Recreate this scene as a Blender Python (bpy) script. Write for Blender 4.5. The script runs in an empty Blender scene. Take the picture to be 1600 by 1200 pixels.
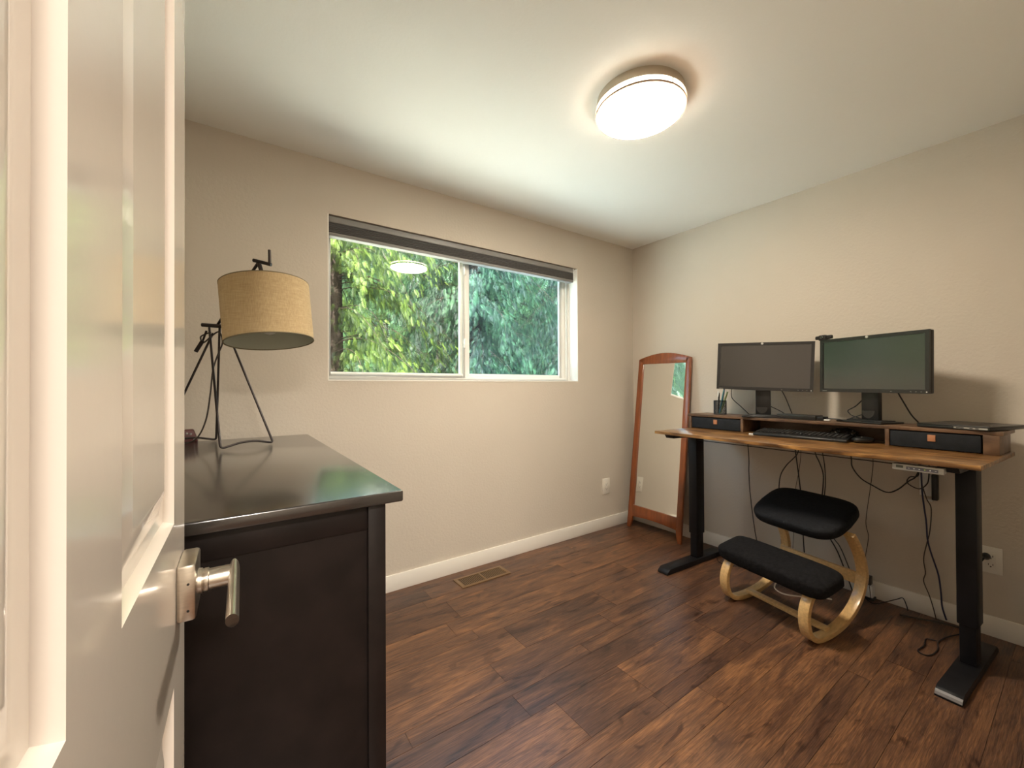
import bpy, bmesh, math, random
import numpy as np
from mathutils import Vector, Matrix
R = math.radians
SC = bpy.context.scene
COL = SC.collection
random.seed(7)

# ------------------------------------------------------------------ camera
CAM = Vector((-2.993, -2.381, 1.201))
cam_d = bpy.data.cameras.new('camera')
cam_d.sensor_width = 36.0
cam_d.lens = 634.0 / 1600.0 * 36.0
cam_d.clip_start = 0.02
cam_d.clip_end = 200
cam = bpy.data.objects.new('camera', cam_d)
COL.objects.link(cam)
head, pitch, roll = R(34.842), R(0.399), R(-0.278)
fw = Vector((math.sin(head) * math.cos(pitch), math.cos(head) * math.cos(pitch), math.sin(pitch)))
rt = Vector((math.cos(head), -math.sin(head), 0))
up = rt.cross(fw)
r2 = rt * math.cos(roll) + up * math.sin(roll)
u2 = up * math.cos(roll) - rt * math.sin(roll)
m = Matrix.Identity(4)
for i in range(3):
    m[i][0] = r2[i]; m[i][1] = u2[i]; m[i][2] = -fw[i]; m[i][3] = CAM[i]
cam.matrix_world = m
SC.camera = cam

# ------------------------------------------------------------------ world, sun, exposure
w = bpy.data.worlds.new('world'); SC.world = w; w.use_nodes = True
nt = w.node_tree; nt.nodes.clear()
sky = nt.nodes.new('ShaderNodeTexSky'); sky.sky_type = 'NISHITA'
sky.sun_disc = False; sky.sun_elevation = R(52); sky.sun_rotation = R(200)
bg = nt.nodes.new('ShaderNodeBackground'); bg.inputs['Strength'].default_value = 1.1
ow = nt.nodes.new('ShaderNodeOutputWorld')
tn = nt.nodes.new('ShaderNodeMix'); tn.data_type = 'RGBA'; tn.blend_type = 'MULTIPLY'; tn.inputs[0].default_value = 1.0; tn.inputs[7].default_value = (1.1, 1.05, 0.80, 1)
nt.links.new(sky.outputs[0], tn.inputs[6]); nt.links.new(tn.outputs[2], bg.inputs['Color']); nt.links.new(bg.outputs[0], ow.inputs['Surface'])

def light(name, kind, loc, energy, color, direction=(0, 0, -1), size=0.5, size_y=None, angle=None):
    d = bpy.data.lights.new(name, kind)
    d.energy = energy; d.color = color
    if kind == 'AREA':
        d.shape = 'RECTANGLE'; d.size = size; d.size_y = size_y or size
    if angle is not None: d.angle = angle
    o = bpy.data.objects.new(name, d); COL.objects.link(o)
    o.location = loc
    o.rotation_euler = Vector(direction).to_track_quat('-Z', 'Y').to_euler()
    return o
light('sun', 'SUN', (0, -10, 20), 58.0, (1.0, 0.97, 0.90), (0.46, 0.46, -0.80), angle=R(0.6))
# added fill light in the unseen hall; no lamp is known there
light('hall_fill_light', 'AREA', (-3.0, -3.7, 2.40), 62.0, (1.0, 0.93, 0.84), (0, 0.0, -1), 0.5)

SC.view_settings.view_transform = 'Standard'
SC.view_settings.look = 'None'
SC.view_settings.exposure = 0.95
SC.view_settings.gamma = 1.0
SC.view_settings.use_curve_mapping = False

# ------------------------------------------------------------------ materials
def mat(name, col, rough=0.5, metal=0.0, spec=0.5, coat=0.0, coat_rough=0.1, noise=None, bump=None, emit=None, sheen=0.0):
    """noise=(scale, amount, stretch) varies the base colour; bump=(scale, strength, distance)"""
    M = bpy.data.materials.new(name); M.use_nodes = True
    t = M.node_tree; b = t.nodes['Principled BSDF']
    b.inputs['Base Color'].default_value = (*col, 1); b.inputs['Roughness'].default_value = rough
    b.inputs['Metallic'].default_value = metal; b.inputs['Specular IOR Level'].default_value = spec
    b.inputs['Coat Weight'].default_value = coat; b.inputs['Coat Roughness'].default_value = coat_rough
    b.inputs['Sheen Weight'].default_value = sheen
    tc = t.nodes.new('ShaderNodeTexCoord')
    if noise:
        mp = t.nodes.new('ShaderNodeMapping'); t.links.new(tc.outputs['Object'], mp.inputs[0])
        mp.inputs['Scale'].default_value = noise[2] if len(noise) > 2 else (1, 1, 1)
        n = t.nodes.new('ShaderNodeTexNoise'); n.inputs['Scale'].default_value = noise[0]; n.inputs['Detail'].default_value = 5
        t.links.new(mp.outputs[0], n.inputs['Vector'])
        rp = t.nodes.new('ShaderNodeValToRGB')
        a = noise[1]
        rp.color_ramp.elements[0].position = 0.3; rp.color_ramp.elements[1].position = 0.7
        rp.color_ramp.elements[0].color = (*[c * (1 - a) for c in col], 1)
        rp.color_ramp.elements[1].color = (*[min(1, c * (1 + a)) for c in col], 1)
        t.links.new(n.outputs['Fac'], rp.inputs[0]); t.links.new(rp.outputs[0], b.inputs['Base Color'])
    if bump:
        n = t.nodes.new('ShaderNodeTexNoise'); n.inputs['Scale'].default_value = bump[0]; n.inputs['Detail'].default_value = 3
        t.links.new(tc.outputs['Object'], n.inputs['Vector'])
        bp = t.nodes.new('ShaderNodeBump'); bp.inputs['Strength'].default_value = bump[1]; bp.inputs['Distance'].default_value = bump[2]
        t.links.new(n.outputs['Fac'], bp.inputs['Height']); t.links.new(bp.outputs[0], b.inputs['Normal'])
    if emit:
        b.inputs['Emission Color'].default_value = (*emit[0], 1); b.inputs['Emission Strength'].default_value = emit[1]
    return M

M = {}
M['wall'] = mat('wall_paint', (0.57, 0.51, 0.43), 0.75, noise=(2.0, 0.02), bump=(70, 0.35, 0.004))
M['ceiling'] = mat('ceiling_paint', (0.86, 0.85, 0.81), 0.85, bump=(90, 0.15, 0.003))
M['trim'] = mat('trim_paint', (0.80, 0.76, 0.69), 0.35)
M['vinyl'] = mat('window_vinyl', (0.84, 0.83, 0.78), 0.35)
M['door'] = mat('door_paint', (0.86, 0.78, 0.70), 0.22, spec=0.6, coat=0.7, coat_rough=0.10, bump=(35, 0.05, 0.002))
M['nickel'] = mat('brushed_nickel', (0.62, 0.57, 0.50), 0.28, metal=1.0, noise=(60, 0.08, (1, 1, 6)))
M['nickel_light'] = mat('lamp_base_metal', (0.60, 0.54, 0.45), 0.38, metal=0.9)
M['dresser'] = mat('black_brown_wood', (0.010, 0.0065, 0.0058), 0.42, spec=0.3, noise=(14, 0.35, (1, 0.15, 1)), bump=(60, 0.08, 0.001))
M['dresser_top'] = mat('black_brown_top', (0.022, 0.018, 0.016), 0.22, spec=1.0, coat=0.8, coat_rough=0.16, noise=(9, 0.3, (1, 0.12, 1)), bump=(40, 0.06, 0.001))
M['iron'] = mat('dark_bronze_rod', (0.045, 0.036, 0.033), 0.42, metal=0.7)
M['shade_in'] = mat('shade_lining', (0.42, 0.42, 0.34), 0.8)
M['rim'] = mat('shade_rim', (0.16, 0.13, 0.07), 0.7)
M['bulb'] = mat('bulb_glass', (0.55, 0.54, 0.48), 0.15)
M['cord'] = mat('black_cord', (0.010, 0.010, 0.012), 0.5)
M['cord_grey'] = mat('grey_brown_cord', (0.045, 0.035, 0.028), 0.5)
M['cord_blue'] = mat('navy_cord', (0.015, 0.018, 0.06), 0.45)
M['cord_white'] = mat('white_cord', (0.75, 0.74, 0.70), 0.4)
M['black_metal'] = mat('black_powder_coat', (0.006, 0.006, 0.0075), 0.45, spec=0.3, noise=(20, 0.25), bump=(200, 0.1, 0.0006))
M['black_plastic'] = mat('black_plastic', (0.010, 0.010, 0.010), 0.35)
M['bezel'] = mat('monitor_bezel', (0.020, 0.019, 0.018), 0.30)
M['screen'] = mat('lcd_screen', (0.018, 0.017, 0.016), 0.24, spec=1.0, coat=0.9, coat_rough=0.22)
M['silver'] = mat('silver_plastic', (0.42, 0.41, 0.38), 0.35, metal=0.4)
M['mirror'] = mat('mirror_glass', (0.88, 0.89, 0.86), 0.01, metal=1.0)
M['cherry'] = mat('cherry_wood', (0.235, 0.065, 0.018), 0.30, coat=0.3, noise=(7, 0.25, (6, 6, 0.7)))
M['birch'] = mat('bent_birch', (0.60, 0.385, 0.165), 0.32, coat=0.2, noise=(12, 0.15, (1, 8, 8)))
M['fabric'] = mat('charcoal_fabric', (0.009, 0.0085, 0.009), 0.95, spec=0.15, noise=(60, 0.4), bump=(110, 0.8, 0.003))
M['fabric_black'] = mat('black_fabric', (0.0045, 0.005, 0.0065), 0.75, spec=0.25, noise=(60, 0.4), bump=(70, 0.7, 0.004))
M['drawer'] = mat('navy_black_drawer_fabric', (0.013, 0.015, 0.018), 0.75, spec=0.25, noise=(30, 0.25), bump=(250, 0.4, 0.0008))
M['tab'] = mat('leather_tab', (0.40, 0.17, 0.08), 0.5)
M['brass'] = mat('register_brass', (0.23, 0.145, 0.075), 0.4, metal=0.5)
M['dark'] = mat('dark_void', (0.008, 0.007, 0.006), 0.8)
M['plate'] = mat('outlet_plate', (0.74, 0.70, 0.62), 0.35)
M['slot'] = mat('outlet_slot', (0.10, 0.085, 0.07), 0.6)
M['white'] = mat('white_plastic', (0.82, 0.82, 0.79), 0.35)
M['blind'] = mat('blind_fabric', (0.098, 0.096, 0.095), 0.8, bump=(300, 0.3, 0.0006))
M['blind_rail'] = mat('blind_rail', (0.235, 0.228, 0.220), 0.45)
M['maroon'] = mat('maroon_leather', (0.09, 0.02, 0.018), 0.4)
M['bark'] = mat('cedar_bark', (0.022, 0.016, 0.012), 0.95, spec=0.1, noise=(5, 0.5, (4, 4, 0.6)), bump=(20, 0.8, 0.03))
M['bounce_ground'] = mat('pale_bounce_ground', (0.40, 0.405, 0.37), 0.95, noise=(3, 0.5))  # unseen ground, kept pale to bounce sunlight up to the ceiling
M['siding'] = mat('outer_siding', (0.45, 0.42, 0.36), 0.7)

def wood(name, c1, c2, c3, rough, axis, sc=9.0, spec=0.5):
    X = bpy.data.materials.new(name); X.use_nodes = True
    t = X.node_tree; b = t.nodes['Principled BSDF']
    tc = t.nodes.new('ShaderNodeTexCoord'); mp = t.nodes.new('ShaderNodeMapping')
    mp.inputs['Scale'].default_value = axis
    t.links.new(tc.outputs['Object'], mp.inputs[0])
    n = t.nodes.new('ShaderNodeTexNoise'); n.inputs['Scale'].default_value = sc; n.inputs['Detail'].default_value = 7; n.inputs['Distortion'].default_value = 1.0
    t.links.new(mp.outputs[0], n.inputs['Vector'])
    rp = t.nodes.new('ShaderNodeValToRGB'); e = rp.color_ramp.elements
    e[0].position = 0.33; e[0].color = (*c1, 1); e[1].position = 0.68; e[1].color = (*c3, 1)
    x = rp.color_ramp.elements.new(0.5); x.color = (*c2, 1)
    t.links.new(n.outputs['Fac'], rp.inputs[0]); t.links.new(rp.outputs[0], b.inputs['Base Color'])
    b.inputs['Roughness'].default_value = rough; b.inputs['Specular IOR Level'].default_value = spec
    return X
M['rustic'] = wood('rustic_desk_wood', (0.050, 0.023, 0.010), (0.17, 0.080, 0.026), (0.42, 0.22, 0.070), 0.28, (9, 0.9, 4), 5)
M['rustic_front'] = wood('rustic_edge_wood', (0.060, 0.032, 0.018), (0.115, 0.062, 0.033), (0.17, 0.095, 0.052), 0.4, (6, 1.2, 3), 5)

# linen lampshade
X = mat('linen_shade', (0.50, 0.36, 0.17), 0.85); t = X.node_tree; b = t.nodes['Principled BSDF']
tc = t.nodes.new('ShaderNodeTexCoord'); acc = None
for s_ in ((420, 420, 24), (24, 24, 520)):
    mp = t.nodes.new('ShaderNodeMapping'); mp.inputs['Scale'].default_value = s_; t.links.new(tc.outputs['Object'], mp.inputs[0])
    n = t.nodes.new('ShaderNodeTexNoise'); n.inputs['Scale'].default_value = 1; t.links.new(mp.outputs[0], n.inputs['Vector'])
    if acc is None: acc = n.outputs['Fac']
    else:
        a = t.nodes.new('ShaderNodeMath'); a.operation = 'ADD'; t.links.new(acc, a.inputs[0]); t.links.new(n.outputs['Fac'], a.inputs[1]); acc = a.outputs[0]
rp = t.nodes.new('ShaderNodeValToRGB'); rp.color_ramp.elements[0].position = 0.0; rp.color_ramp.elements[1].position = 1.0
mr = t.nodes.new('ShaderNodeMapRange'); mr.inputs[1].default_value = 0.7; mr.inputs[2].default_value = 1.3; t.links.new(acc, mr.inputs[0])
rp.color_ramp.elements[0].color = (0.40, 0.285, 0.145, 1); rp.color_ramp.elements[1].color = (0.54, 0.41, 0.23, 1)
t.links.new(mr.outputs[0], rp.inputs[0]); t.links.new(rp.outputs[0], b.inputs['Base Color'])
M['linen'] = X

# floor planks: one tint per plank (colour attribute) over streaky grain
X = bpy.data.materials.new('hardwood_floor'); X.use_nodes = True; t = X.node_tree; b = t.nodes['Principled BSDF']
at = t.nodes.new('ShaderNodeAttribute'); at.attribute_name = 'tint'
tc = t.nodes.new('ShaderNodeTexCoord')
off = t.nodes.new('ShaderNodeVectorMath'); off.operation = 'MULTIPLY_ADD'
off.inputs[1].default_value = (40, 40, 40); t.links.new(at.outputs['Color'], off.inputs[0]); t.links.new(tc.outputs['Object'], off.inputs[2])
def nz(scale, stretch, det=6, dist=0.0):
    mp = t.nodes.new('ShaderNodeMapping'); mp.inputs['Scale'].default_value = stretch; t.links.new(off.outputs[0], mp.inputs[0])
    n = t.nodes.new('ShaderNodeTexNoise'); n.inputs['Scale'].default_value = scale; n.inputs['Detail'].default_value = det
    n.inputs['Distortion'].default_value = dist; t.links.new(mp.outputs[0], n.inputs['Vector']); return n
n1 = nz(3.4, (0.75, 3.8, 1), 7, 1.2); n2 = nz(24, (0.42, 8, 1), 9, 0.9)
mx = t.nodes.new('ShaderNodeMix'); mx.data_type = 'FLOAT'; mx.inputs[0].default_value = 0.42
t.links.new(n1.outputs['Fac'], mx.inputs[2]); t.links.new(n2.outputs['Fac'], mx.inputs[3])
sh = t.nodes.new('ShaderNodeMath'); sh.operation = 'MULTIPLY_ADD'; sh.inputs[1].default_value = 0.13; 
sp = t.nodes.new('ShaderNodeSeparateColor'); t.links.new(at.outputs['Color'], sp.inputs[0])
t.links.new(sp.outputs[0], sh.inputs[0]); t.links.new(mx.outputs[0], sh.inputs[2])
rp = t.nodes.new('ShaderNodeValToRGB'); e = rp.color_ramp.elements
e[0].position = 0.36; e[0].color = (0.022, 0.0125, 0.0105, 1); e[1].position = 0.80; e[1].color = (0.29, 0.135, 0.058, 1)
x = e.new(0.50); x.color = (0.078, 0.038, 0.024, 1); x = e.new(0.62); x.color = (0.138, 0.066, 0.034, 1)
t.links.new(sh.outputs[0], rp.inputs[0]); t.links.new(rp.outputs[0], b.inputs['Base Color'])
b.inputs['Roughness'].default_value = 0.31; b.inputs['Specular IOR Level'].default_value = 0.5
n3 = nz(4.5, (1.0, 2.6, 1), 3, 2.0)
kr = t.nodes.new('ShaderNodeValToRGB'); kr.color_ramp.elements[0].position = 0.60; kr.color_ramp.elements[0].color = (1, 1, 1, 1); kr.color_ramp.elements[1].position = 0.72; kr.color_ramp.elements[1].color = (0.42, 0.38, 0.40, 1)
t.links.new(n3.outputs['Fac'], kr.inputs[0])
n4 = nz(70, (0.22, 6, 1), 6, 0.4)
gr = t.nodes.new('ShaderNodeValToRGB'); gr.color_ramp.elements[0].position = 0.35; gr.color_ramp.elements[0].color = (0.66, 0.63, 0.62, 1); gr.color_ramp.elements[1].position = 0.62; gr.color_ramp.elements[1].color = (1.12, 1.12, 1.12, 1)
t.links.new(n4.outputs['Fac'], gr.inputs[0])
k1 = t.nodes.new('ShaderNodeMix'); k1.data_type = 'RGBA'; k1.blend_type = 'MULTIPLY'; k1.inputs[0].default_value = 1.0
t.links.new(rp.outputs[0], k1.inputs[6]); t.links.new(kr.outputs[0], k1.inputs[7])
k2 = t.nodes.new('ShaderNodeMix'); k2.data_type = 'RGBA'; k2.blend_type = 'MULTIPLY'; k2.inputs[0].default_value = 1.0
t.links.new(k1.outputs[2], k2.inputs[6]); t.links.new(gr.outputs[0], k2.inputs[7]); t.links.new(k2.outputs[2], b.inputs['Base Color'])
bp = t.nodes.new('ShaderNodeBump'); bp.inputs['Strength'].default_value = 0.3; bp.inputs['Distance'].default_value = 0.002
t.links.new(n2.outputs['Fac'], bp.inputs['Height']); t.links.new(bp.outputs[0], b.inputs['Normal'])
M['floor'] = X

# lit opal glass of the ceiling lamp
X = bpy.data.materials.new('lit_opal_glass'); X.use_nodes = True; t = X.node_tree; b = t.nodes['Principled BSDF']
b.inputs['Base Color'].default_value = (0.9, 0.88, 0.84, 1)
b.inputs['Emission Color'].default_value = (1.0, 0.88, 0.72, 1); b.inputs['Emission Strength'].default_value = 76.0
M['opal'] = X
X = X.copy(); X.name = 'opal_side_glass'; X.node_tree.nodes['Principled BSDF'].inputs['Emission Strength'].default_value = 17.0; M['opal_side'] = X

def glass(name, tint, haze=0.0, hazecol=(0.5, 0.6, 0.75)):
    X = bpy.data.materials.new(name); X.use_nodes = True; t = X.node_tree; t.nodes.clear()
    o = t.nodes.new('ShaderNodeOutputMaterial'); tr = t.nodes.new('ShaderNodeBsdfTransparent'); tr.inputs[0].default_value = (*tint, 1)
    gl = t.nodes.new('ShaderNodeBsdfGlossy'); gl.inputs['Roughness'].default_value = 0.01
    fr = t.nodes.new('ShaderNodeFresnel'); fr.inputs[0].default_value = 1.5
    ge = t.nodes.new('ShaderNodeNewGeometry'); mu = t.nodes.new('ShaderNodeMath'); mu.operation = 'SUBTRACT'; mu.use_clamp = True
    t.links.new(fr.outputs[0], mu.inputs[0]); t.links.new(ge.outputs['Backfacing'], mu.inputs[1])
    mx = t.nodes.new('ShaderNodeMixShader'); t.links.new(mu.outputs[0], mx.inputs[0]); t.links.new(tr.outputs[0], mx.inputs[1]); t.links.new(gl.outputs[0], mx.inputs[2])
    last = mx
    if haze:
        df = t.nodes.new('ShaderNodeBsdfDiffuse'); df.inputs[0].default_value = (*hazecol, 1)
        tl = t.nodes.new('ShaderNodeBsdfTranslucent'); tl.inputs[0].default_value = (*hazecol, 1)
        m0 = t.nodes.new('ShaderNodeMixShader'); m0.inputs[0].default_value = 0.5; t.links.new(df.outputs[0], m0.inputs[1]); t.links.new(tl.outputs[0], m0.inputs[2])
        m2 = t.nodes.new('ShaderNodeMixShader'); m2.inputs[0].default_value = haze
        t.links.new(mx.outputs[0], m2.inputs[1]); t.links.new(m0.outputs[0], m2.inputs[2]); last = m2
    t.links.new(last.outputs[0], o.inputs['Surface']); return X
M['glass'] = glass('window_glass', (0.97, 0.99, 0.97))
M['hazy_glass'] = glass('hazy_window_glass', (0.80, 0.90, 0.96), 0.008, (0.45, 0.62, 0.85))  # blue tint and faint haze painted into the right pane

def leafmat(name, c1, c2, trans):
    X = bpy.data.materials.new(name); X.use_nodes = True; t = X.node_tree; t.nodes.clear()
    o = t.nodes.new('ShaderNodeOutputMaterial'); at = t.nodes.new('ShaderNodeAttribute'); at.attribute_name = 'tint'
    mx = t.nodes.new('ShaderNodeMix'); mx.data_type = 'RGBA'; mx.inputs[6].default_value = (*c1, 1); mx.inputs[7].default_value = (*c2, 1)
    t.links.new(at.outputs['Fac'], mx.inputs[0])
    p = t.nodes.new('ShaderNodeBsdfPrincipled'); p.inputs['Roughness'].default_value = 0.5; p.inputs['Specular IOR Level'].default_value = 0.16
    t.links.new(mx.outputs[2], p.inputs['Base Color'])
    tl = t.nodes.new('ShaderNodeBsdfTranslucent'); t.links.new(mx.outputs[2], tl.inputs[0])
    ms = t.nodes.new('ShaderNodeMixShader'); ms.inputs[0].default_value = trans
    t.links.new(p.outputs[0], ms.inputs[1]); t.links.new(tl.outputs[0], ms.inputs[2]); t.links.new(ms.outputs[0], o.inputs['Surface'])
    return X
M['leaf_a'] = leafmat('cedar_foliage_yellow_green', (0.002, 0.010, 0.0025), (0.080, 0.120, 0.018), 0.25)
M['leaf_b'] = leafmat('cedar_foliage_blue_green', (0.0010, 0.0065, 0.0045), (0.026, 0.066, 0.030), 0.2)
M['leaf_c'] = leafmat('cedar_foliage_dark', (0.004, 0.012, 0.005), (0.018, 0.045, 0.016), 0.25)

# ------------------------------------------------------------------ mesh helpers
def V(*a): return Vector(a)
EX, EY, EZ = V(1, 0, 0), V(0, 1, 0), V(0, 0, 1)
class MB:
    def __init__(s): s.v = []; s.f = []
    def add(s, vs, fs):
        o = len(s.v); s.v += [tuple(p) for p in vs]; s.f += [tuple(i + o for i in f) for f in fs]; return s
    def box(s, c, sx, sy, sz, ax=EX, ay=EY, az=EZ):
        """c centre; full sizes along the axes"""
        c = Vector(c); vs = []
        for k in (-.5, .5):
            for j in (-.5, .5):
                for i in (-.5, .5): vs.append(c + ax * (i * sx) + ay * (j * sy) + az * (k * sz))
        fs = [(0, 2, 3, 1), (4, 5, 7, 6), (0, 1, 5, 4), (2, 6, 7, 3), (0, 4, 6, 2), (1, 3, 7, 5)]
        if ax.cross(ay).dot(az) < 0: fs = [f[::-1] for f in fs]
        return s.add(vs, fs)
    def bb(s, a, b):
        a = Vector(a); b = Vector(b)
        return s.box((a + b) / 2, abs(b.x - a.x), abs(b.y - a.y), abs(b.z - a.z))
    def prism(s, pts, off):
        off = Vector(off); n = len(pts)
        vs = [Vector(p) for p in pts] + [Vector(p) + off for p in pts]
        fs = [tuple(range(n)), tuple(range(2 * n - 1, n - 1, -1))] + [(i, i + n, (i + 1) % n + n, (i + 1) % n) for i in range(n)]
        return s.add(vs, fs)
    def tube(s, path, r, seg=8, smooth=0, cap=True, flat=None):
        P = [Vector(p) for p in path]
        if smooth: P = catmull(P, smooth)
        rr = r if isinstance(r, (list, tuple)) else [r] * len(P)
        if len(rr) != len(P):
            L = len(rr) - 1; rr = [rr[min(L, int(i / (len(P) - 1) * L))] for i in range(len(P))]
        t0 = (P[1] - P[0]).normalized(); a = t0.orthogonal().normalized(); vs = []; fs = []
        for i, p in enumerate(P):
            t = (P[min(i + 1, len(P) - 1)] - P[max(i - 1, 0)]).normalized()
            a = (a - t * a.dot(t)).normalized(); b = t.cross(a)
            for k in range(seg):
                an = 2 * math.pi * k / seg; vs.append(p + (a * math.cos(an) + b * math.sin(an)) * rr[i])
        for i in range(len(P) - 1):
            for k in range(seg):
                k2 = (k + 1) % seg; fs.append((i * seg + k, i * seg + k2, (i + 1) * seg + k2, (i + 1) * seg + k))
        if cap: fs += [tuple(range(seg - 1, -1, -1)), tuple((len(P) - 1) * seg + k for k in range(seg))]
        return s.add(vs, fs)
    def ribbon(s, path, wdir, width, thick, smooth=0):
        """bent lamination: rectangular section swept along path, wide in wdir"""
        P = [Vector(p) for p in path]
        if smooth: P = catmull(P, smooth)
        wd = Vector(wdir).normalized(); vs = []; fs = []
        for i, p in enumerate(P):
            t = (P[min(i + 1, len(P) - 1)] - P[max(i - 1, 0)]).normalized(); n = t.cross(wd).normalized()
            for a, b_ in ((-.5, -.5), (.5, -.5), (.5, .5), (-.5, .5)): vs.append(p + wd * (a * width) + n * (b_ * thick))
        for i in range(len(P) - 1):
            for k in range(4):
                k2 = (k + 1) % 4; fs.append((i * 4 + k, i * 4 + k2, (i + 1) * 4 + k2, (i + 1) * 4 + k))
        L = (len(P) - 1) * 4; fs += [(3, 2, 1, 0), (L, L + 1, L + 2, L + 3)]
        return s.add(vs, fs)
    def lathe(s, prof, c, ax=EX, ay=EY, az=EZ, seg=48, cap=(True, True)):
        c = Vector(c); vs = []; fs = []
        for r, z in prof:
            for k in range(seg):
                an = 2 * math.pi * k / seg; vs.append(c + ax * (r * math.cos(an)) + ay * (r * math.sin(an)) + az * z)
        for i in range(len(prof) - 1):
            for k in range(seg):
                k2 = (k + 1) % seg; fs.append((i * seg + k, i * seg + k2, (i + 1) * seg + k2, (i + 1) * seg + k))
        if cap[0]: fs.append(tuple(range(seg - 1, -1, -1)))
        if cap[1]: fs.append(tuple((len(prof) - 1) * seg + k for k in range(seg)))
        return s.add(vs, fs)
    def superell(s, c, a, b, h, ax, ay, az, e1=0.35, e2=0.35, nu=24, nv=48, warp=None):
        """rounded cushion (superellipsoid), half sizes a, b, h"""
        c = Vector(c); vs = []; fs = []
        sg = lambda x, e: math.copysign(abs(x) ** e, x)
        for i in range(nu + 1):
            ph = -math.pi / 2 + math.pi * i / nu
            for j in range(nv):
                th = 2 * math.pi * j / nv
                x = a * sg(math.cos(ph), e1) * sg(math.cos(th), e2); y = b * sg(math.cos(ph), e1) * sg(math.sin(th), e2); z = h * sg(math.sin(ph), e1)
                if warp: x, y, z = warp(x, y, z)
                vs.append(c + ax * x + ay * y + az * z)
        for i in range(nu):
            for j in range(nv):
                j2 = (j + 1) % nv; fs.append((i * nv + j, i * nv + j2, (i + 1) * nv + j2, (i + 1) * nv + j))
        return s.add(vs, fs)
    def build(s, name, material, parent=None, base=None, bevel=0.0, seg=2, smooth=True, sharp=40, kind=None):
        me = bpy.data.meshes.new(name)
        o0 = Vector(base) if base is not None else (Vector(parent['base']) if parent is not None else Vector((0, 0, 0)))
        me.from_pydata([tuple(Vector(p) - o0) for p in s.v], [], s.f)
        bmm = bmesh.new(); bmm.from_mesh(me)
        bmesh.ops.remove_doubles(bmm, verts=bmm.verts, dist=1e-6)
        bmesh.ops.recalc_face_normals(bmm, faces=bmm.faces)
        if bevel:
            ed = [e for e in bmm.edges if len(e.link_faces) == 2 and e.calc_face_angle(0) > R(35)]
            bmesh.ops.bevel(bmm, geom=ed, offset=bevel, segments=seg, profile=0.5, affect='EDGES', clamp_overlap=True)
        bmm.to_mesh(me); bmm.free()
        if smooth:
            me.polygons.foreach_set('use_smooth', [True] * len(me.polygons)); me.set_sharp_from_angle(angle=R(sharp))
        me.materials.append(material)
        o = bpy.data.objects.new(name, me); COL.objects.link(o)
        if parent is not None:
            o.parent = parent
            o['base'] = tuple(o0)
        else: o.location = o0; o['base'] = tuple(o0)
        if kind: o['kind'] = kind
        return o
def catmull(P, n):
    out = []
    for i in range(len(P) - 1):
        p0 = P[max(i - 1, 0)]; p1 = P[i]; p2 = P[i + 1]; p3 = P[min(i + 2, len(P) - 1)]
        for k in range(n):
            t = k / n
            out.append(0.5 * ((2 * p1) + (p2 - p0) * t + (2 * p0 - 5 * p1 + 4 * p2 - p3) * t * t + (3 * p1 - p0 - 3 * p2 + p3) * t ** 3))
    out.append(P[-1]); return out
def thing(name, base, label, cat, group=None):
    o = bpy.data.objects.new(name, None); COL.objects.link(o); o.empty_display_size = 0.05
    o.location = base; o['base'] = tuple(base); o['label'] = label; o['category'] = cat
    if group: o['group'] = group
    return o
def tag(o, label, cat, group=None, kind=None):
    o['label'] = label; o['category'] = cat
    if group: o['group'] = group
    if kind: o['kind'] = kind
    return o
def struct(o): o['kind'] = 'structure'; return o
def text(name, s, size, c, ax, ay, material, parent, ext=0.0003):
    cu = bpy.data.curves.new(name, 'FONT'); cu.body = s; cu.size = size; cu.extrude = ext
    cu.align_x = 'CENTER'; cu.align_y = 'CENTER'
    o = bpy.data.objects.new(name, cu); COL.objects.link(o)
    dg = bpy.context.evaluated_depsgraph_get(); me = bpy.data.meshes.new_from_object(o.evaluated_get(dg))
    bpy.data.objects.remove(o); bpy.data.curves.remove(cu)
    az = ax.cross(ay); c = Vector(c)
    vs = [c + ax * v.co.x + ay * v.co.y + az * v.co.z for v in me.vertices]; fs = [tuple(p.vertices) for p in me.polygons]
    bpy.data.meshes.remove(me)
    mb = MB(); mb.add(vs, fs); return mb.build(name, material, parent, smooth=False)

# ------------------------------------------------------------------ room shell
H = 2.44
XL, YF = -3.30, -2.48          # left wall, front (door) wall
WL, WR, WB, WT = -2.555, -0.684, 1.236, 2.151
TH = 0.16
# back wall with window opening
b_ = MB()
b_.bb((XL - 0.1, 0, -0.02), (WL, TH, H + 0.02)).bb((WR, 0, -0.02), (0.12, TH, H + 0.02))
b_.bb((WL, 0, -0.02), (WR, TH, WB)).bb((WL, 0, WT), (WR, TH, H + 0.02))
struct(b_.build('wall_back', M['wall'], smooth=False))
struct(MB().bb((0, -4.6, -0.02), (0.12, 0, H + 0.02)).build('wall_right', M['wall'], smooth=False))
struct(MB().bb((XL - 0.12, YF - 0.12, -0.02), (XL, 0, H + 0.02)).build('wall_left', M['wall'], smooth=False))
DX0, DX1 = -3.085, -2.245      # doorway
b_ = MB(); b_.bb((XL - 0.12, YF - 0.12, -0.02), (DX0, YF, H + 0.02)).bb((DX1, YF - 0.12, -0.02), (0, YF, H + 0.02)).bb((DX0, YF - 0.12, 2.06), (DX1, YF, H + 0.02))
struct(b_.build('wall_front', M['wall'], smooth=False))
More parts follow.
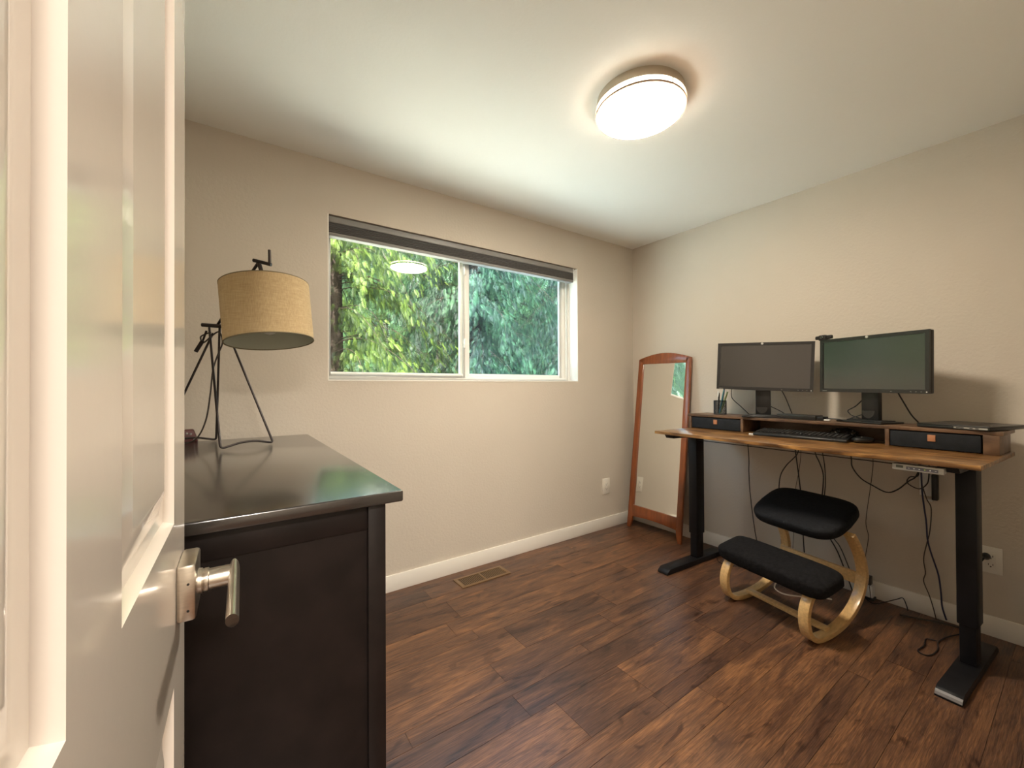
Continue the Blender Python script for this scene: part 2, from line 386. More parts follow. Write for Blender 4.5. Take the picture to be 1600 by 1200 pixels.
# hall behind the photographer
struct(MB().bb((-4.2, -4.72, -0.02), (0.12, -4.6, H + 0.02)).build('wall_hall', M['wall'], smooth=False))
struct(MB().bb((-4.32, -4.72, -0.02), (-4.2, YF - 0.12, H + 0.02)).bb((-4.2, YF - 0.24, -0.02), (XL - 0.12, YF - 0.12, H + 0.02)).build('wall_hall_end', M['wall'], smooth=False))
struct(MB().bb((-4.35, -4.75, H), (0.15, 0.2, H + 0.25)).build('ceiling', M['ceiling'], smooth=False))
# baseboards
struct(MB().bb((XL, -0.012, 0.0), (-0.0, 0, 0.096)).build('baseboard_back', M['trim'], bevel=0.002))
struct(MB().bb((-0.012, YF, 0.0), (0, -0.012, 0.096)).build('baseboard_right', M['trim'], bevel=0.002))
struct(MB().bb((DX1 + 0.07, YF, 0.0), (-0.012, YF + 0.012, 0.096)).build('baseboard_front', M['trim'], bevel=0.002))
b_ = MB()
for x0, x1 in ((DX0 - 0.012, DX0), (DX1, DX1 + 0.012)): b_.bb((x0, YF - 0.125, 0), (x1, YF + 0.004, 2.07))
b_.bb((DX1, YF, 0), (DX1 + 0.065, YF + 0.014, 2.12)).bb((DX0 - 0.06, YF, 2.06), (DX1 + 0.065, YF + 0.014, 2.12))
struct(b_.build('trim_1', M['trim'], bevel=0.0015))

# floor: individual planks in one mesh, running along X
rnd = random.Random(11)
vs, fs, cols = [], [], []
widths = [0.125, 0.188, 0.075]
y = 0.005; rows = []
ymarks = [(-1.074, -1.197), (-1.197, -1.387), (-1.387, -1.462), (-1.462, -1.587)]
yy = -1.074
rows = list(ymarks)
k = 0; cyc = [0.125, 0.188, 0.075, 0.125, 0.188, 0.075]
up_ = -1.074
while up_ < 0.0:
    wd_ = cyc[(k + 2) % 6]; rows.append((up_ + wd_, up_)); up_ += wd_; k += 1
dn = -1.587; k = 0
while dn > -4.7:
    wd_ = [0.188, 0.075, 0.125][k % 3]; rows.append((dn, dn - wd_)); dn -= wd_; k += 1
joints = {(-1.074, -1.197): [-2.091], (-1.197, -1.387): [-1.976, -1.63], (-1.462, -1.587): [-1.458]}
G = 0.0006
for r_ in rows:
    y1, y0 = r_
    seed = joints.get(r_, [-4.4 + rnd.random() * 1.2]); xs = [-4.4]
    if r_ in joints:
        x = min(seed)
        while x > -4.3: x -= rnd.uniform(0.5, 1.3); xs.append(max(x, -4.4))
        xs += seed; x = max(seed)
    else: x = xs[0]
    while x < 0.1: x += rnd.uniform(0.55, 1.75); xs.append(min(x, 0.12))
    xs = sorted(set(xs))
    for a_, c_ in zip(xs[:-1], xs[1:]):
        if c_ - a_ < 0.02: continue
        o = len(vs); z = 0.0; d = 0.003
        vs += [(a_ + G, y0 + G, z - d), (c_ - G, y0 + G, z - d), (c_ - G, y1 - G, z - d), (a_ + G, y1 - G, z - d),
               (a_ + G * 1.1, y0 + G * 1.1, z), (c_ - G * 1.1, y0 + G * 1.1, z), (c_ - G * 1.1, y1 - G * 1.1, z), (a_ + G * 1.1, y1 - G * 1.1, z)]
        fs += [(o + 4, o + 5, o + 6, o + 7), (o, o + 1, o + 5, o + 4), (o + 1, o + 2, o + 6, o + 5), (o + 2, o + 3, o + 7, o + 6), (o + 3, o, o + 4, o + 7)]
        tcol = (rnd.random(), rnd.random(), rnd.random(), 1)
        cols += [tcol] * 20
o = len(vs); vs += [(-4.4, -4.75, -0.0035), (0.15, -4.75, -0.0035), (0.15, 0.15, -0.0035), (-4.4, 0.15, -0.0035)]
fs.append((o, o + 1, o + 2, o + 3)); cols += [(0.0, 0.5, 0.5, 1)] * 4
me = bpy.data.meshes.new('floor'); me.from_pydata(vs, [], fs)
ca = me.color_attributes.new('tint', 'FLOAT_COLOR', 'CORNER'); ca.data.foreach_set('color', np.array(cols, dtype=np.float32).ravel())
me.materials.append(M['floor'])
fo = bpy.data.objects.new('floor', me); COL.objects.link(fo); struct(fo)
struct(MB().bb((-4.4, -4.75, -0.12), (0.15, 0.16, -0.006)).build('floor_base', M['siding'], smooth=False))

# ------------------------------------------------------------------ window
wn = MB()
d0, d1 = 0.085, 0.158          # frame inner / outer plane
def ring(mb, x0, x1, z0, z1, t_, y0, y1, tl=None, tr=None):
    tl = tl or t_; tr = tr or t_
    mb.bb((x0, y0, z0), (x0 + tl, y1, z1)).bb((x1 - tr, y0, z0), (x1, y1, z1)).bb((x0 + tl, y0, z0), (x1 - tr, y1, z0 + t_)).bb((x0 + tl, y0, z1 - t_), (x1 - tr, y1, z1))
root = bpy.data.objects.new('window_1', None); COL.objects.link(root); root.location = ((WL + WR) / 2, 0.1, WB); root['base'] = tuple(root.location); struct(root)
ring(wn, WL, WR, WB, WT, 0.034, 0.098, 0.15, 0.022, 0.034); wn.build('window_frame', M['vinyl'], root, bevel=0.003)
wl = MB(); ring(wl, WL + 0.005, -1.655, WB + 0.030, WT - 0.030, 0.026, 0.088, 0.110); wl.build('sliding_sash', M['vinyl'], root, bevel=0.003)
wr_ = MB(); ring(wr_, -1.69, WR - 0.03, WB + 0.030, WT - 0.030, 0.028, 0.122, 0.140, 0.028, 0.062); wr_.bb((-1.70, 0.100, WB + 0.03), (-1.625, 0.122, WT - 0.03)); wr_.build('fixed_sash', M['vinyl'], root, bevel=0.003)
for z_ in (1.50, 2.0): MB().box((-1.668, 0.083, z_), 0.016, 0.014, 0.06).build('sash_latch', M['vinyl'], root, bevel=0.003)
MB().bb((WL + 0.05, 0.098, WB + 0.05), (-1.675, 0.101, WT - 0.05)).build('glass_pane', M['glass'], root, smooth=False)
MB().bb((-1.67, 0.130, WB + 0.052), (WR - 0.08, 0.133, WT - 0.05)).build('glass_pane', M['hazy_glass'], root, smooth=False)
sl = MB().bb((WL, -0.002, WB - 0.0), (WR, 0.098, WB + 0.010)); sl.build('window_sill', M['trim'], root, bevel=0.002)
MB().bb((WL, 0.0, WB + 0.01), (WL + 0.006, 0.098, WT)).build('window_jamb', M['trim'], root, smooth=False)
MB().bb((WR - 0.006, 0.0, WB + 0.01), (WR, 0.098, WT)).build('window_jamb', M['trim'], root, smooth=False)

# cellular shade stacked at the head of the window
bl = thing('window_shade', ((WL + WR) / 2, 0.03, 2.14), 'grey pleated window shade raised and stacked at the top of the window', 'window shade')
bx0, bx1 = WL + 0.008, WR - 0.042
MB().bb((bx0, 0.008, 2.112), (bx1, 0.055, 2.146)).build('head_rail', M['blind_rail'], bl, bevel=0.004)
f_ = MB()
prof = [(0.012, 2.112)]
n_ = 6
for i in range(n_):
    z1_ = 2.112 - (i + 0.5) * 0.056 / n_; z2_ = 2.112 - (i + 1) * 0.056 / n_; prof += [(0.006, z1_), (0.011, z2_)]
poly = [V(bx0, y_, z_) for y_, z_ in prof] + [V(bx0, 0.052, 2.056), V(bx0, 0.052, 2.112)]
f_.prism(poly, (bx1 - bx0, 0, 0)); f_.build('folded_fabric', M['blind'], bl, sharp=20)
MB().bb((bx0, 0.006, 2.036), (bx1, 0.054, 2.056)).build('bottom_rail', M['blind_rail'], bl, bevel=0.004)
MB().bb((bx1, 0.004, 2.050), (bx1 + 0.004, 0.056, 2.148)).build('end_cap', M['white'], bl, bevel=0.001)

# ------------------------------------------------------------------ door (open, latch edge toward the window)
ad = R(1.2); DD = V(math.sin(ad), math.cos(ad), 0); DN = V(math.cos(ad), -math.sin(ad), 0)
FE = V(-3.047, -1.65, 0) + DD * 0.022     # free edge on the room face
DW = 0.815; HG = FE - DD * DW             # hinge
def dp(u, z, n=0.0): return FE + DD * u + EZ * z + DN * n
dr = bpy.data.objects.new('door_1', None); COL.objects.link(dr); dr.location = HG; dr['base'] = tuple(HG); struct(dr)
db = MB()
uc = [0.0, -0.105, -0.366, -0.474, -0.735 + 0.02, -DW]
uc = [0.0, -0.107, -0.367, -0.474, -0.710, -DW]
zc = [0.008, 0.25, 0.835, 1.035, 1.91, 2.035]
def quad(mb, a, b, c, d): mb.add([a, b, c, d], [(0, 1, 2, 3)])
panels = [(uc[2], uc[1]), (uc[4], uc[3])]; prow = [(zc[1], zc[2]), (zc[3], zc[4])]
for i in range(5):
    u1, u0 = uc[i], uc[i + 1]
    for j in range(5):
        z0, z1 = zc[j], zc[j + 1]
        if i in (1, 3) and j in (1, 3):
            # moulded recess then raised field
            st = [(0, 0), (0.006, -0.010), (0.016, -0.012), (0.020, -0.012), (0.050, -0.003), (0.053, -0.003)]
            for (i0, h0), (i1, h1) in zip(st[:-1], st[1:]):
                a = [dp(u0 + i0, z0 + i0, h0), dp(u1 - i0, z0 + i0, h0), dp(u1 - i0, z1 - i0, h0), dp(u0 + i0, z1 - i0, h0)]
                b2 = [dp(u0 + i1, z0 + i1, h1), dp(u1 - i1, z0 + i1, h1), dp(u1 - i1, z1 - i1, h1), dp(u0 + i1, z1 - i1, h1)]
                for q in range(4): quad(db, a[q], a[(q + 1) % 4], b2[(q + 1) % 4], b2[q])
            quad(db, *b2)
        else:
            quad(db, dp(u0, z0), dp(u1, z0), dp(u1, z1), dp(u0, z1))
t_ = -0.035
for a, b2 in (((0, zc[0]), (0, zc[-1])), ((0, zc[-1]), (-DW, zc[-1])), ((-DW, zc[-1]), (-DW, zc[0])), ((-DW, zc[0]), (0, zc[0]))):
    quad(db, dp(*a), dp(*b2), dp(*b2, t_), dp(*a, t_))
quad(db, dp(0, zc[0], t_), dp(-DW, zc[0], t_), dp(-DW, zc[-1], t_), dp(0, zc[-1], t_))
db.build('door_leaf', M['door'], dr, sharp=25)
hd = MB(); zc_, ucn = 0.939, -0.054
hd.box(dp(ucn, zc_, 0.010), 0.072, 0.020, 0.072, DD, DN, EZ)
hnd = hd.build('door_handle', M['nickel'], dr, bevel=0.004)
nk = MB(); c0 = dp(ucn, zc_, 0.02)
nk.lathe([(0.0165, 0), (0.0165, 0.004), (0.0145, 0.005), (0.0155, 0.007), (0.0155, 0.011), (0.0138, 0.012), (0.0138, 0.040)], c0, DD, EZ, DN, 32)
nk.build('handle_neck', M['nickel'], hnd)
lv = MB(); pts = []
hl, hw = 0.0150, 0.0066
for k in range(24):
    an = 2 * math.pi * k / 24; pts.append((math.copysign(abs(math.cos(an)) ** 1.1, math.cos(an)) * hw, math.sin(an) * hl))
vsA = [dp(ucn + 0.018, zc_ + q, 0.060 + p) for p, q in pts]
vsB = [dp(ucn - 0.138 + 0.016 * (q / hl) * -1, zc_ + q - 0.001, 0.060 + p) for p, q in pts]
n24 = len(pts); lv.add(vsA + vsB, [tuple(range(n24)), tuple(range(2 * n24 - 1, n24 - 1, -1))] + [(i, i + n24, (i + 1) % n24 + n24, (i + 1) % n24) for i in range(n24)])
lv.build('lever', M['nickel'], hnd, sharp=50)
MB().lathe([(0.0022, 0), (0.0022, 0.0006)], dp(ucn - 0.0135, zc_ - 0.002, 0.030), EZ, DN, -DD, 12).build('set_screw', M['dark'], hnd)
for zz_, nn_ in ((0.012, 0.012), (-0.022, 0.012)): MB().lathe([(0.0015, 0), (0.0015, 0.0006)], dp(ucn - 0.036, zc_ + zz_, nn_), EZ, DN, -DD, 12).build('set_screw', M['dark'], hnd)
for z_ in (0.25, 1.05, 1.85): MB().tube([HG + V(0, 0, z_) + DN * 0.006, HG + V(0, 0, z_ + 0.09) + DN * 0.006], 0.006, 12).build('hinge', M['nickel'], dr)

# ------------------------------------------------------------------ dresser
TZ = 0.96; DFX = -2.658; DNY, DFY = -1.452, -0.035
ds = thing('dresser', (-2.95, (DNY + DFY) / 2, 0), 'long black-brown wooden dresser with a satin top beside the open door', 'dresser')
MB().bb((XL + 0.012, DNY, TZ - 0.026), (DFX, DFY, TZ)).build('dresser_top', M['dresser_top'], ds, bevel=0.004, seg=3)
cx0, cx1, cy0, cy1 = XL + 0.03, DFX - 0.035, DNY + 0.022, DFY - 0.022
MB().bb((cx0 + 0.03, cy0 + 0.012, 0.08), (cx1 - 0.035, cy0 + 0.026, TZ - 0.07)).build('side_panel', M['dresser'], ds, smooth=False)
MB().bb((cx0 + 0.03, cy1 - 0.026, 0.08), (cx1 - 0.035, cy1 - 0.012, TZ - 0.07)).build('side_panel', M['dresser'], ds, smooth=False)
fr = MB()
for yy0, yy1 in ((cy0, cy0 + 0.034), (cy1 - 0.034, cy1)):
    fr.bb((cx1 - 0.040, yy0, 0), (cx1, yy1, TZ - 0.026)); fr.bb((cx0, yy0, 0), (cx0 + 0.05, yy1, TZ - 0.026))
    fr.bb((cx0 + 0.05, yy0 + 0.006, TZ - 0.085), (cx1 - 0.040, yy1 - 0.006, TZ - 0.026)); fr.bb((cx0 + 0.05, yy0 + 0.006, 0.05), (cx1 - 0.040, yy1 - 0.006, 0.12))
fr.bb((cx0, cy0 + 0.03, 0.06), (cx0 + 0.012, cy1 - 0.03, TZ - 0.03))
fr.bb((cx1 - 0.03, cy0 + 0.03, TZ - 0.06), (cx1, cy1 - 0.03, TZ - 0.026)); fr.bb((cx1 - 0.03, cy0 + 0.03, 0.06), (cx1, cy1 - 0.03, 0.10))
fr.build('carcass_frame', M['dresser'], ds, bevel=0.0015)
ym = (cy0 + cy1) / 2
for (z0, z1) in ((0.11, 0.38), (0.39, 0.64), (0.65, 0.885)):
    for (a_, c_) in ((cy0 + 0.036, ym - 0.005), (ym + 0.005, cy1 - 0.036)):
        dw = MB().bb((cx1 - 0.42, a_, z0), (cx1 - 0.003, c_, z1)).build('drawer', M['dresser'], ds, bevel=0.003)
        for yk in (a_ + 0.15, c_ - 0.15):
            MB().lathe([(0.006, 0), (0.006, 0.012), (0.016, 0.016), (0.016, 0.022), (0.01, 0.026)], (cx1 - 0.003, yk, (z0 + z1) / 2), EY, EZ, EX, 20).build('knob', M['dresser'], dw)

# ------------------------------------------------------------------ lamp on the dresser
lp = thing('table_lamp', (-3.0, -0.25, TZ), 'bronze wire tripod table lamp with a mustard linen drum shade on the dresser', 'lamp')
rz = TZ + 0.0045; rr_ = 0.0045
def bend(P, r=0.02):
    """round the corners of a polyline"""
    out = [Vector(P[0])]
    for i in range(1, len(P) - 1):
        a, b2, c = Vector(P[i - 1]), Vector(P[i]), Vector(P[i + 1]); r1 = min(r, (a - b2).length / 2.2, (c - b2).length / 2.2)
        s_ = b2 + (a - b2).normalized() * r1; e_ = b2 + (c - b2).normalized() * r1
        for k in range(6):
            t = k / 5; out.append(s_ * (1 - t) ** 2 + b2 * 2 * t * (1 - t) + e_ * t * t)
    out.append(Vector(P[-1])); return out
def arch(a, b2, h, n=10): 
    a = Vector(a); b2 = Vector(b2); return [a.lerp(b2, k / n) + EZ * (h * math.sin(math.pi * k / n)) for k in range(1, n)]
f1a, f1b = V(-3.022, -0.440, rz), V(-2.838, -0.345, rz)
top1, top2 = V(-3.065, -0.195, 1.463), V(-3.008, -0.230, 1.470)
f2a, f2b = V(-3.043, -0.075, rz), V(-3.235, -0.115, rz)
p_ = [top1, f1a] + arch(f1a, f1b, 0.016) + [f1b, top2]
pp = bend([top1, f1a + EZ * 0.001, arch(f1a, f1b, 0.018)[2]], 0.018)[:-1] + arch(f1a, f1b, 0.018)[2:-2] + bend([arch(f1a, f1b, 0.018)[-3], f1b, top2], 0.016)[1:]
MB().tube(pp, rr_, 10).build('leg_frame', M['iron'], lp)
top3, top4 = V(-3.052, -0.200, 1.440), V(-3.028, -0.214, 1.470)
A2 = arch(f2a, f2b, 0.018)
pp = bend([top4, f2a, A2[2]], 0.014)[:-1] + A2[2:-2] + bend([A2[-3], f2b, top3], 0.016)[1:]
MB().tube(pp, rr_, 10).build('leg_frame', M['iron'], lp)
MB().tube([V(-3.090, -0.173, 1.476), V(-2.99, -0.242, 1.467)], 0.0085, 14).build('pivot_rod', M['iron'], lp)
LS = lambda x, y, z: CAM + (V(x, y, z) - CAM) * 0.90
tj = LS(-2.888, -0.312, 1.742)
MB().tube([V(-3.035, -0.205, 1.478), tj + V(-0.004, 0.003, 0)], 0.0055, 10).tube([V(-3.010, -0.235, 1.475), LS(-2.883, -0.317, 1.70), tj], 0.0045, 10).build('arm', M['iron'], lp)
MB().tube([LS(-2.908, -0.299, 1.756), LS(-2.845, -0.343, 1.736)], 0.0068, 12).tube([LS(-2.850, -0.340, 1.738), LS(-2.851, -0.339, 1.800)], 0.0055, 10).build('tilt_joint', M['iron'], lp)
MB().tube([V(-3.113, -0.158, 1.360), V(-3.088, -0.173, 1.408)], 0.008, 12).tube([V(-3.088, -0.173, 1.408), V(-3.075, -0.185, 1.45)], 0.004, 8).build('clamp_knob', M['iron'], lp)
MB().tube([V(-3.06, -0.19, 1.445), V(-3.095, -0.17, 1.425), V(-3.085, -0.172, 1.40), V(-3.055, -0.192, 1.43), V(-3.03, -0.21, 1.445), V(-3.018, -0.22, 1.40), V(-3.035, -0.21, 1.345), V(-3.052, -0.198, 1.28), V(-3.062, -0.19, 1.17), V(-3.078, -0.18, 1.06), V(-3.11, -0.165, 0.985), V(-3.16, -0.16, TZ + 0.004), V(-3.25, -0.20, TZ + 0.004)], 0.0032, 8, smooth=6).build('power_cord', M['cord_grey'], lp)
# shade
axu = (EZ - rt * 0.135 + Vector((fw.x, fw.y, 0)).normalized() * 0.075).normalized()
sa = (rt - axu * rt.dot(axu)).normalized(); sb = axu.cross(sa)
bc = LS(-2.847, -0.341, 1.402); hh = 0.226; ra, rb = 0.153, 0.154
MB().lathe([(ra, 0), (rb, hh)], bc, sa, sb, axu, 96, cap=(False, False)).build('lamp_shade', M['linen'], lp)
MB().lathe([(ra - 0.0022, 0.001), (rb - 0.0022, hh - 0.001)], bc, sa, sb, axu, 96, cap=(False, False)).build('shade_lining', M['shade_in'], lp)
for zz_, r_ in ((0, ra), (hh, rb)):
    MB().lathe([(r_ - 0.0028, zz_ - 0.0016), (r_ + 0.0008, zz_ - 0.0016), (r_ + 0.0008, zz_ + 0.0016), (r_ - 0.0028, zz_ + 0.0016), (r_ - 0.0028, zz_ - 0.0016)], bc, sa, sb, axu, 96, cap=(False, False)).build('shade_rim', M['rim'], lp)
sp_ = MB()
hc = bc + axu * (hh - 0.02)
for k in range(3):
    an = R(40 + 120 * k); sp_.tube([hc, hc + (sa * math.cos(an) + sb * math.sin(an)) * (rb - 0.002)], 0.0018, 6)
sp_.tube([hc - axu * 0.07, hc + axu * 0.03, tj], 0.008, 10); sp_.build('shade_spider', M['iron'], lp)
MB().lathe([(0.014, 0.13), (0.018, 0.12), (0.032, 0.085), (0.038, 0.06), (0.036, 0.04), (0.026, 0.025), (0.010, 0.017), (0.001, 0.015)][::-1], bc + axu * 0.012, sa, sb, axu, 28).build('light_bulb', M['bulb'], lp)

# maroon case at the back of the dresser, half hidden by the door
mc = MB(); q0 = V(-3.140, -0.056, TZ)
mc.add([q0 + V(-0.10, 0, 0.0), q0 + V(0.030, 0, 0.0), q0 + V(0.030, 0.045, 0.0), q0 + V(-0.10, 0.045, 0.0),
        q0 + V(-0.10, 0.006, 0.055), q0 + V(0.012, 0.006, 0.055), q0 + V(0.012, 0.040, 0.055), q0 + V(-0.10, 0.040, 0.055)],
       [(0, 3, 2, 1), (4, 5, 6, 7), (0, 1, 5, 4), (1, 2, 6, 5), (2, 3, 7, 6), (3, 0, 4, 7)])
mr_ = thing('leather_case', tuple(q0), 'small maroon leather case with metal studs on the dresser behind the lamp', 'case')
mc.build('case_body', M['maroon'], mr_, bevel=0.004)
for dx, dz in ((0.004, 0.035), (0.016, 0.012), (-0.010, 0.038)): MB().lathe([(0.005, 0), (0.004, 0.002), (0.001, 0.003)], q0 + V(dx, 0.001 + dz * 0.11, dz), EX, EZ, -EY, 10).build('stud', M['silver'], mr_)

# ------------------------------------------------------------------ ceiling light
cl = thing('ceiling_light', (-1.545, -1.273, H), 'round flush ceiling light with a glowing opal diffuser and nickel base', 'ceiling light')
lc = V(-1.545, -1.273, H)
DN_ = -EZ
MB().lathe([(0.180, 0), (0.181, 0.034), (0.187, 0.037), (0.187, 0.042), (0.170, 0.042)], lc, EX, -EY, DN_, 72).build('lamp_base', M['nickel_light'], cl)
MB().lathe([(0.174, 0.042), (0.174, 0.058)], lc, EX, -EY, DN_, 72, cap=(False, False)).build('glass_band', M['opal_side'], cl)
MB().lathe([(0.172, 0.058), (0.186, 0.058), (0.187, 0.0625), (0.186, 0.067), (0.176, 0.067), (0.172, 0.058)], lc, EX, -EY, DN_, 72, cap=(False, False)).build('metal_ring', mat('ring_bronze', (0.42, 0.30, 0.22), 0.5), cl)
MB().lathe([(0.177, 0.066), (0.175, 0.071), (0.150, 0.076), (0.09, 0.080), (0.02, 0.082), (0.001, 0.082)], lc, EX, -EY, DN_, 72, cap=(False, True)).build('diffuser', M['opal'], cl)
for k in range(3):
    an = R(-100 + 120 * k); MB().tube([lc + V(0.181 * math.cos(an), 0.181 * math.sin(an), -0.040), lc + V(0.181 * math.cos(an), 0.181 * math.sin(an), -0.060)], 0.0030, 8).build('post', M['nickel_light'], cl)

# ------------------------------------------------------------------ floor register
vt = thing('floor_register', (-1.68, -0.156, 0), 'bronze louvered floor register set in the floor below the window', 'floor vent')
x0, x1, y0, y1 = -1.853, -1.505, -0.222, -0.092
vf = MB(); vf.bb((x0, y0, 0.0), (x1, y0 + 0.018, 0.005)).bb((x0, y1 - 0.018, 0), (x1, y1, 0.005)).bb((x0, y0 + 0.018, 0), (x0 + 0.022, y1 - 0.018, 0.005)).bb((x1 - 0.022, y0 + 0.018, 0), (x1, y1 - 0.018, 0.005)).bb((-1.683, y0 + 0.018, 0), (-1.675, y1 - 0.018, 0.005))
vf.build('register_frame', M['brass'], vt, bevel=0.0015)
MB().bb((x0 + 0.02, y0 + 0.016, 0.0003), (x1 - 0.02, y1 - 0.016, 0.0008)).build('register_well', M['dark'], vt, smooth=False)
sv = MB(); n_ = 26
for k in range(n_):
    xk = x0 + 0.028 + (x1 - x0 - 0.056) * k / (n_ - 1)
    sv.box((xk, (y0 + y1) / 2, 0.0024), 0.0045, y1 - y0 - 0.036, 0.0012, (EX * 0.8 + EZ * 0.25).normalized(), EY, (EZ * 0.8 - EX * 0.25).normalized())
sv.build('louvers', M['brass'], vt, smooth=False)

# ------------------------------------------------------------------ wall outlets
def outlet(name, c, ax, nrm, label, wd=0.087, ht=0.132, gang=1):
    c = Vector(c); o = thing(name, tuple(c), label, 'wall outlet')
    MB().box(c + nrm * 0.003, wd, 0.006, ht, ax, nrm, EZ).build('cover_plate', M['plate'], o, bevel=0.002)
    for g in range(gang):
        cc = c + ax * ((g - (gang - 1) / 2) * 0.046)
        MB().box(cc + nrm * 0.0068, 0.034, 0.003, 0.068, ax, nrm, EZ).build('receptacle', M['plate'], o, bevel=0.001)
        for zz_ in (0.020, -0.020):
            s = MB()
            for dx in (-0.007, 0.007): s.box(cc + nrm * 0.0084 + EZ * zz_ + ax * dx, 0.0025, 0.001, 0.009, ax, nrm, EZ)
            s.lathe([(0.003, 0), (0.003, 0.0008)], cc + nrm * 0.0082 + EZ * (zz_ - 0.010), ax, EZ, nrm, 10)
            s.build('socket_slots', M['slot'], o, smooth=False)
    return o
outlet('wall_outlet', (-0.370, 0, 0.355), EX, -EY, 'white wall outlet on the window wall left of the leaning mirror')
outlet('wall_outlet', (0, -2.066, 0.361), -EY, -EX, 'wide white wall outlet half hidden behind the right desk leg', wd=0.12, gang=2, ht=0.125)
pg_ = thing('power_plug', (-0.01, -2.066, 0.376), 'black power plug in the wide outlet behind the right desk leg', 'plug')
MB().lathe([(0.015, 0), (0.015, 0.018), (0.009, 0.028), (0.005, 0.040)], (-0.009, -2.075, 0.378), EY, EZ, -EX, 20).build('plug_body', M['black_plastic'], pg_)
MB().tube([V(-0.048, -2.075, 0.378), V(-0.070, -2.070, 0.372), V(-0.085, -2.05, 0.33), V(-0.08, -2.02, 0.2), V(-0.08, -2.0, 0.02)], 0.004, 8, smooth=5).build('plug_cord', M['cord'], pg_)

# ------------------------------------------------------------------ leaning mirror
mi = thing('floor_mirror', (-0.10, -0.33, 0), 'tall arched cherry-framed floor mirror leaning in the room corner', 'mirror')
mb0 = V(-0.175, -0.330, 0.0); mtop = V(-0.020, -0.345, 1.478)
MU = (mtop - mb0).normalized(); MX = V(0.0, -1, 0); MX = (MX - MU * MX.dot(MU)).normalized(); MN = MU.cross(MX).normalized()
if MN.x > 0: MN = -MN
def mp_(a, h, n=0.0): return mb0 + MX * a + MU * h + MN * n
TW, BWd, ML = 0.243, 0.256, 1.482
def hwid(h): return BWd + (TW - BWd) * h / ML
tk = 0.022
sti = MB()
for s_ in (-1, 1):
    pts = []
    for h, a in ((0.0, hwid(0) - 0.004), (1.435, hwid(1.435))): pts.append(mp_(s_ * a, h))
    inn = [(1.435, hwid(1.435) - 0.042), (0.185, hwid(0.2) - 0.050), (0.10, hwid(0.1) - 0.052), (0.055, hwid(0.05) - 0.046), (0.0, hwid(0) - 0.030)]
    pts += [mp_(s_ * a, h) for h, a in inn]
    m_ = MB().prism(pts, MN * tk); m_.build('side_post', M['cherry'], mi, bevel=0.002)
pts = [mp_(-(hwid(1.435)), 1.435), mp_(-(hwid(1.40) - 0.042), 1.395), mp_(hwid(1.40) - 0.042, 1.395), mp_(hwid(1.435), 1.435)]
for k in range(1, 16):
    t = 1 - 2 * k / 16; pts.append(mp_(hwid(1.45) * t, 1.437 + 0.045 * math.cos(t * math.pi / 2) ** 1.0))
MB().prism([p for p in pts], MN * tk).build('arched_top_rail', M['cherry'], mi, bevel=0.0015)
a = hwid(0.15) - 0.046
pts = [mp_(-a, 0.19), mp_(a, 0.19), mp_(a, 0.095)]
for k in range(1, 12): t = 1 - 2 * k / 12; pts.append(mp_(a * t, 0.095 + 0.012 * math.cos(t * math.pi / 2)))
pts.append(mp_(-a, 0.095))
MB().prism(pts, MN * tk).build('bottom_rail', M['cherry'], mi, bevel=0.0015)
g_ = MB(); g_.add([mp_(-hwid(0.18) + 0.045, 0.185, 0.010), mp_(hwid(0.18) - 0.045, 0.185, 0.010), mp_(hwid(1.4) - 0.038, 1.40, 0.010), mp_(-hwid(1.4) + 0.038, 1.40, 0.010)], [(0, 1, 2, 3)])
g_.prism([mp_(-hwid(0.18) + 0.045, 0.185, 0.004), mp_(hwid(0.18) - 0.045, 0.185, 0.004), mp_(hwid(1.4) - 0.038, 1.40, 0.004), mp_(-hwid(1.4) + 0.038, 1.40, 0.004)], MN * 0.0055)
g_.v = g_.v[4:]; g_.f = [tuple(i - 4 for i in f) for f in g_.f[1:]]
g_.build('mirror_glass', M['mirror'], mi, smooth=False)
MB().box(mp_(0, 0.8, 0.002), 0.42, 1.22, 0.004, MX, MU, MN).build('backing_board', M['dark'], mi, smooth=False)

